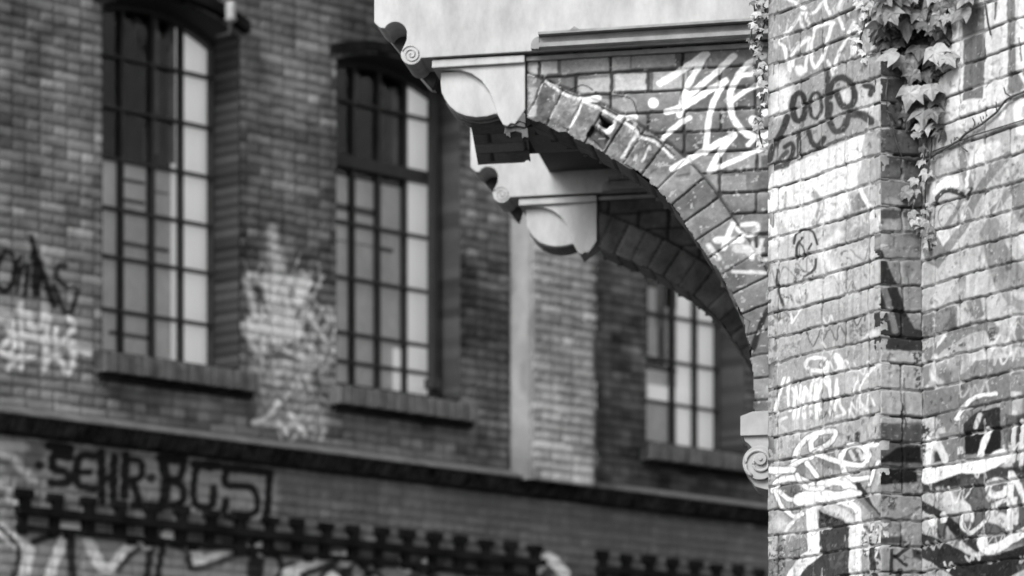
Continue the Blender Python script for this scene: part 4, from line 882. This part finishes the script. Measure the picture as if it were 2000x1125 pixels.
for k in range(130):                                       # leaves lying underneath, coloured dark to stand for shade behind the ivy
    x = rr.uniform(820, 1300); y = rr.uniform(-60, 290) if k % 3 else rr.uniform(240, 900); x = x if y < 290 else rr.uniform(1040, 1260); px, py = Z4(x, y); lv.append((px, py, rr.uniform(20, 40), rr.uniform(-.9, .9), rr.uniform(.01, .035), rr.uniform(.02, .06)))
for x, y, s in [(1130, 50, 40), (1120, 110, 50), (1160, 180, 60), (1080, 240, 50), (1130, 265, 45), (1035, 310, 80), (1080, 320, 45), (1050, 470, 50), (1060, 520, 50), (1140, 450, 50), (1150, 520, 70), (1120, 560, 60), (1185, 560, 60), (1160, 640, 70), (1170, 690, 40), (1110, 520, 50), (1150, 590, 55), (1190, 620, 40), (1165, 410, 30), (1060, 380, 40)]:
    lv.append((1480 + x / 3.515, 280 + y / 3.515, s * 1.35 / 3.515, rr.uniform(-.9, .9), .035, rr.uniform(.14, .36)))
def zz4(pts, o=.02): return [(*Z4(x, y), o) for x, y in pts]
stems = [(.006, zz4([(1090, -500), (1110, -100), (1130, 200), (1100, 480), (1120, 800), (1120, 1100)], .03)), (.003, zz4([(1190, 860), (1195, 1000), (1180, 1100), (1150, 1300), (1150, 1500), (1180, 1720)], .03)),
         (.003, zz4([(1165, 870), (1150, 1000), (1140, 1130), (1080, 1300), (1060, 1480)], .03)), (.0022, zz4([(895, 530), (880, 640), (890, 780), (930, 900), (960, 1000), (990, 1080), (1110, 1115)], .008)),
         (.0034, zz4([(1150, 1115), (1230, 1050), (1380, 965), (1430, 915), (1540, 850), (1640, 770), (1700, 690), (1740, 665), (1900, 600)], .02)), (.002, zz4([(1200, 1040), (1330, 990), (1480, 930), (1640, 880), (1900, 800)], .015)),
         (.002, zz4([(1640, 770), (1636, 700)], .02)), (.002, zz4([(1740, 665), (1700, 640), (1690, 600)], .02)), (.002, zz4([(1480, 880), (1490, 840), (1475, 810)], .02)), (.0025, zz4([(1560, 20), (1580, 160), (1600, 240)], .01)), (.002, zz4([(1380, 965), (1400, 1010), (1440, 1040)], .02)),
         (.0018, zz4([(880, 760), (920, 780), (945, 850)], .01)), (.0025, zz4([(890, 1075), (990, 1085), (1090, 1120)], .01))]
for k in range(26):
    t = rr.random(); x = 1200 + t * 560; y = 1080 - t * 420; stems.append((.0016, zz4([(x, y), (x + rr.uniform(-14, 14), y + rr.uniform(-30, 26))], .02)))
ivy('large lobed ivy hanging down the corner beside the pilaster, pale leaves on a woody vine', lv, stems, at(1790, 1750, 10.3)[:2] + (0,))
lv2 = []; 
for k in range(60):
    y = rr.uniform(-120, 430) if k % 2 else rr.uniform(-200, 120); x = 715 + 22 * math.sin(y / 60) + rr.uniform(-34, 40) * (1 - max(0, y) / 700); px, py = Z4(x, y); lv2.append((px, py, rr.uniform(10, 17), rr.uniform(-1.2, 1.2), rr.uniform(.01, .03), rr.uniform(.35, .6)))
ivy('thin strand of small pale ivy leaves on the pilaster face, left of the large ivy', lv2, [(.003, zz4([(700, -300), (690, 0), (740, 150), (700, 280), (735, 420)], .012)), (.002, zz4([(760, 380), (800, 370), (820, 340)], .01))], at(1680, 1750, 10.5)[:2] + (0,), 'small leaved ivy strands')
# strand down the pilaster's far arris
root = empty('ivy', (at(1485, 1750, 11.2)[0], 11.2, 0), 'dark strand of small ivy leaves down the left edge of the pilaster', 'ivy', 'small leaved ivy strands')
V = []; Fc = []; A = []; Y0 = FL[1] - .0
for k in range(95):
    y = rr.uniform(-60, 280) if k < 70 else rr.uniform(-80, 90); x = 1487 + 5 * math.sin(y / 22) + rr.uniform(-14, 9) * (1.15 - max(0, y) / 330) - (12 * rr.random() if y < 90 else 0)
    leaf(V, Fc, A, at(x, y, Y0 + rr.uniform(-.02, .06)), rr.uniform(9, 17) * Y0 / FP, rr.uniform(-1.3, 1.3), (-.3, -1, .3), k + 400, rr.choice([.06, .12, .3, .45]))
mesh_obj('foliage', [tuple(v) for v in V], Fc, M['leaf'], root, np.array(A))
m = MB(); m.tube([at(1487 + 6 * math.sin(y / 22), y, Y0 + .02) for y in range(-120, 300, 12)], .003, 5); m.tube([at(1470 + 5 * math.sin(y / 17), y, Y0 + .03) for y in range(-120, 110, 12)], .003, 5); m.obj('stem', M['stem'], root)
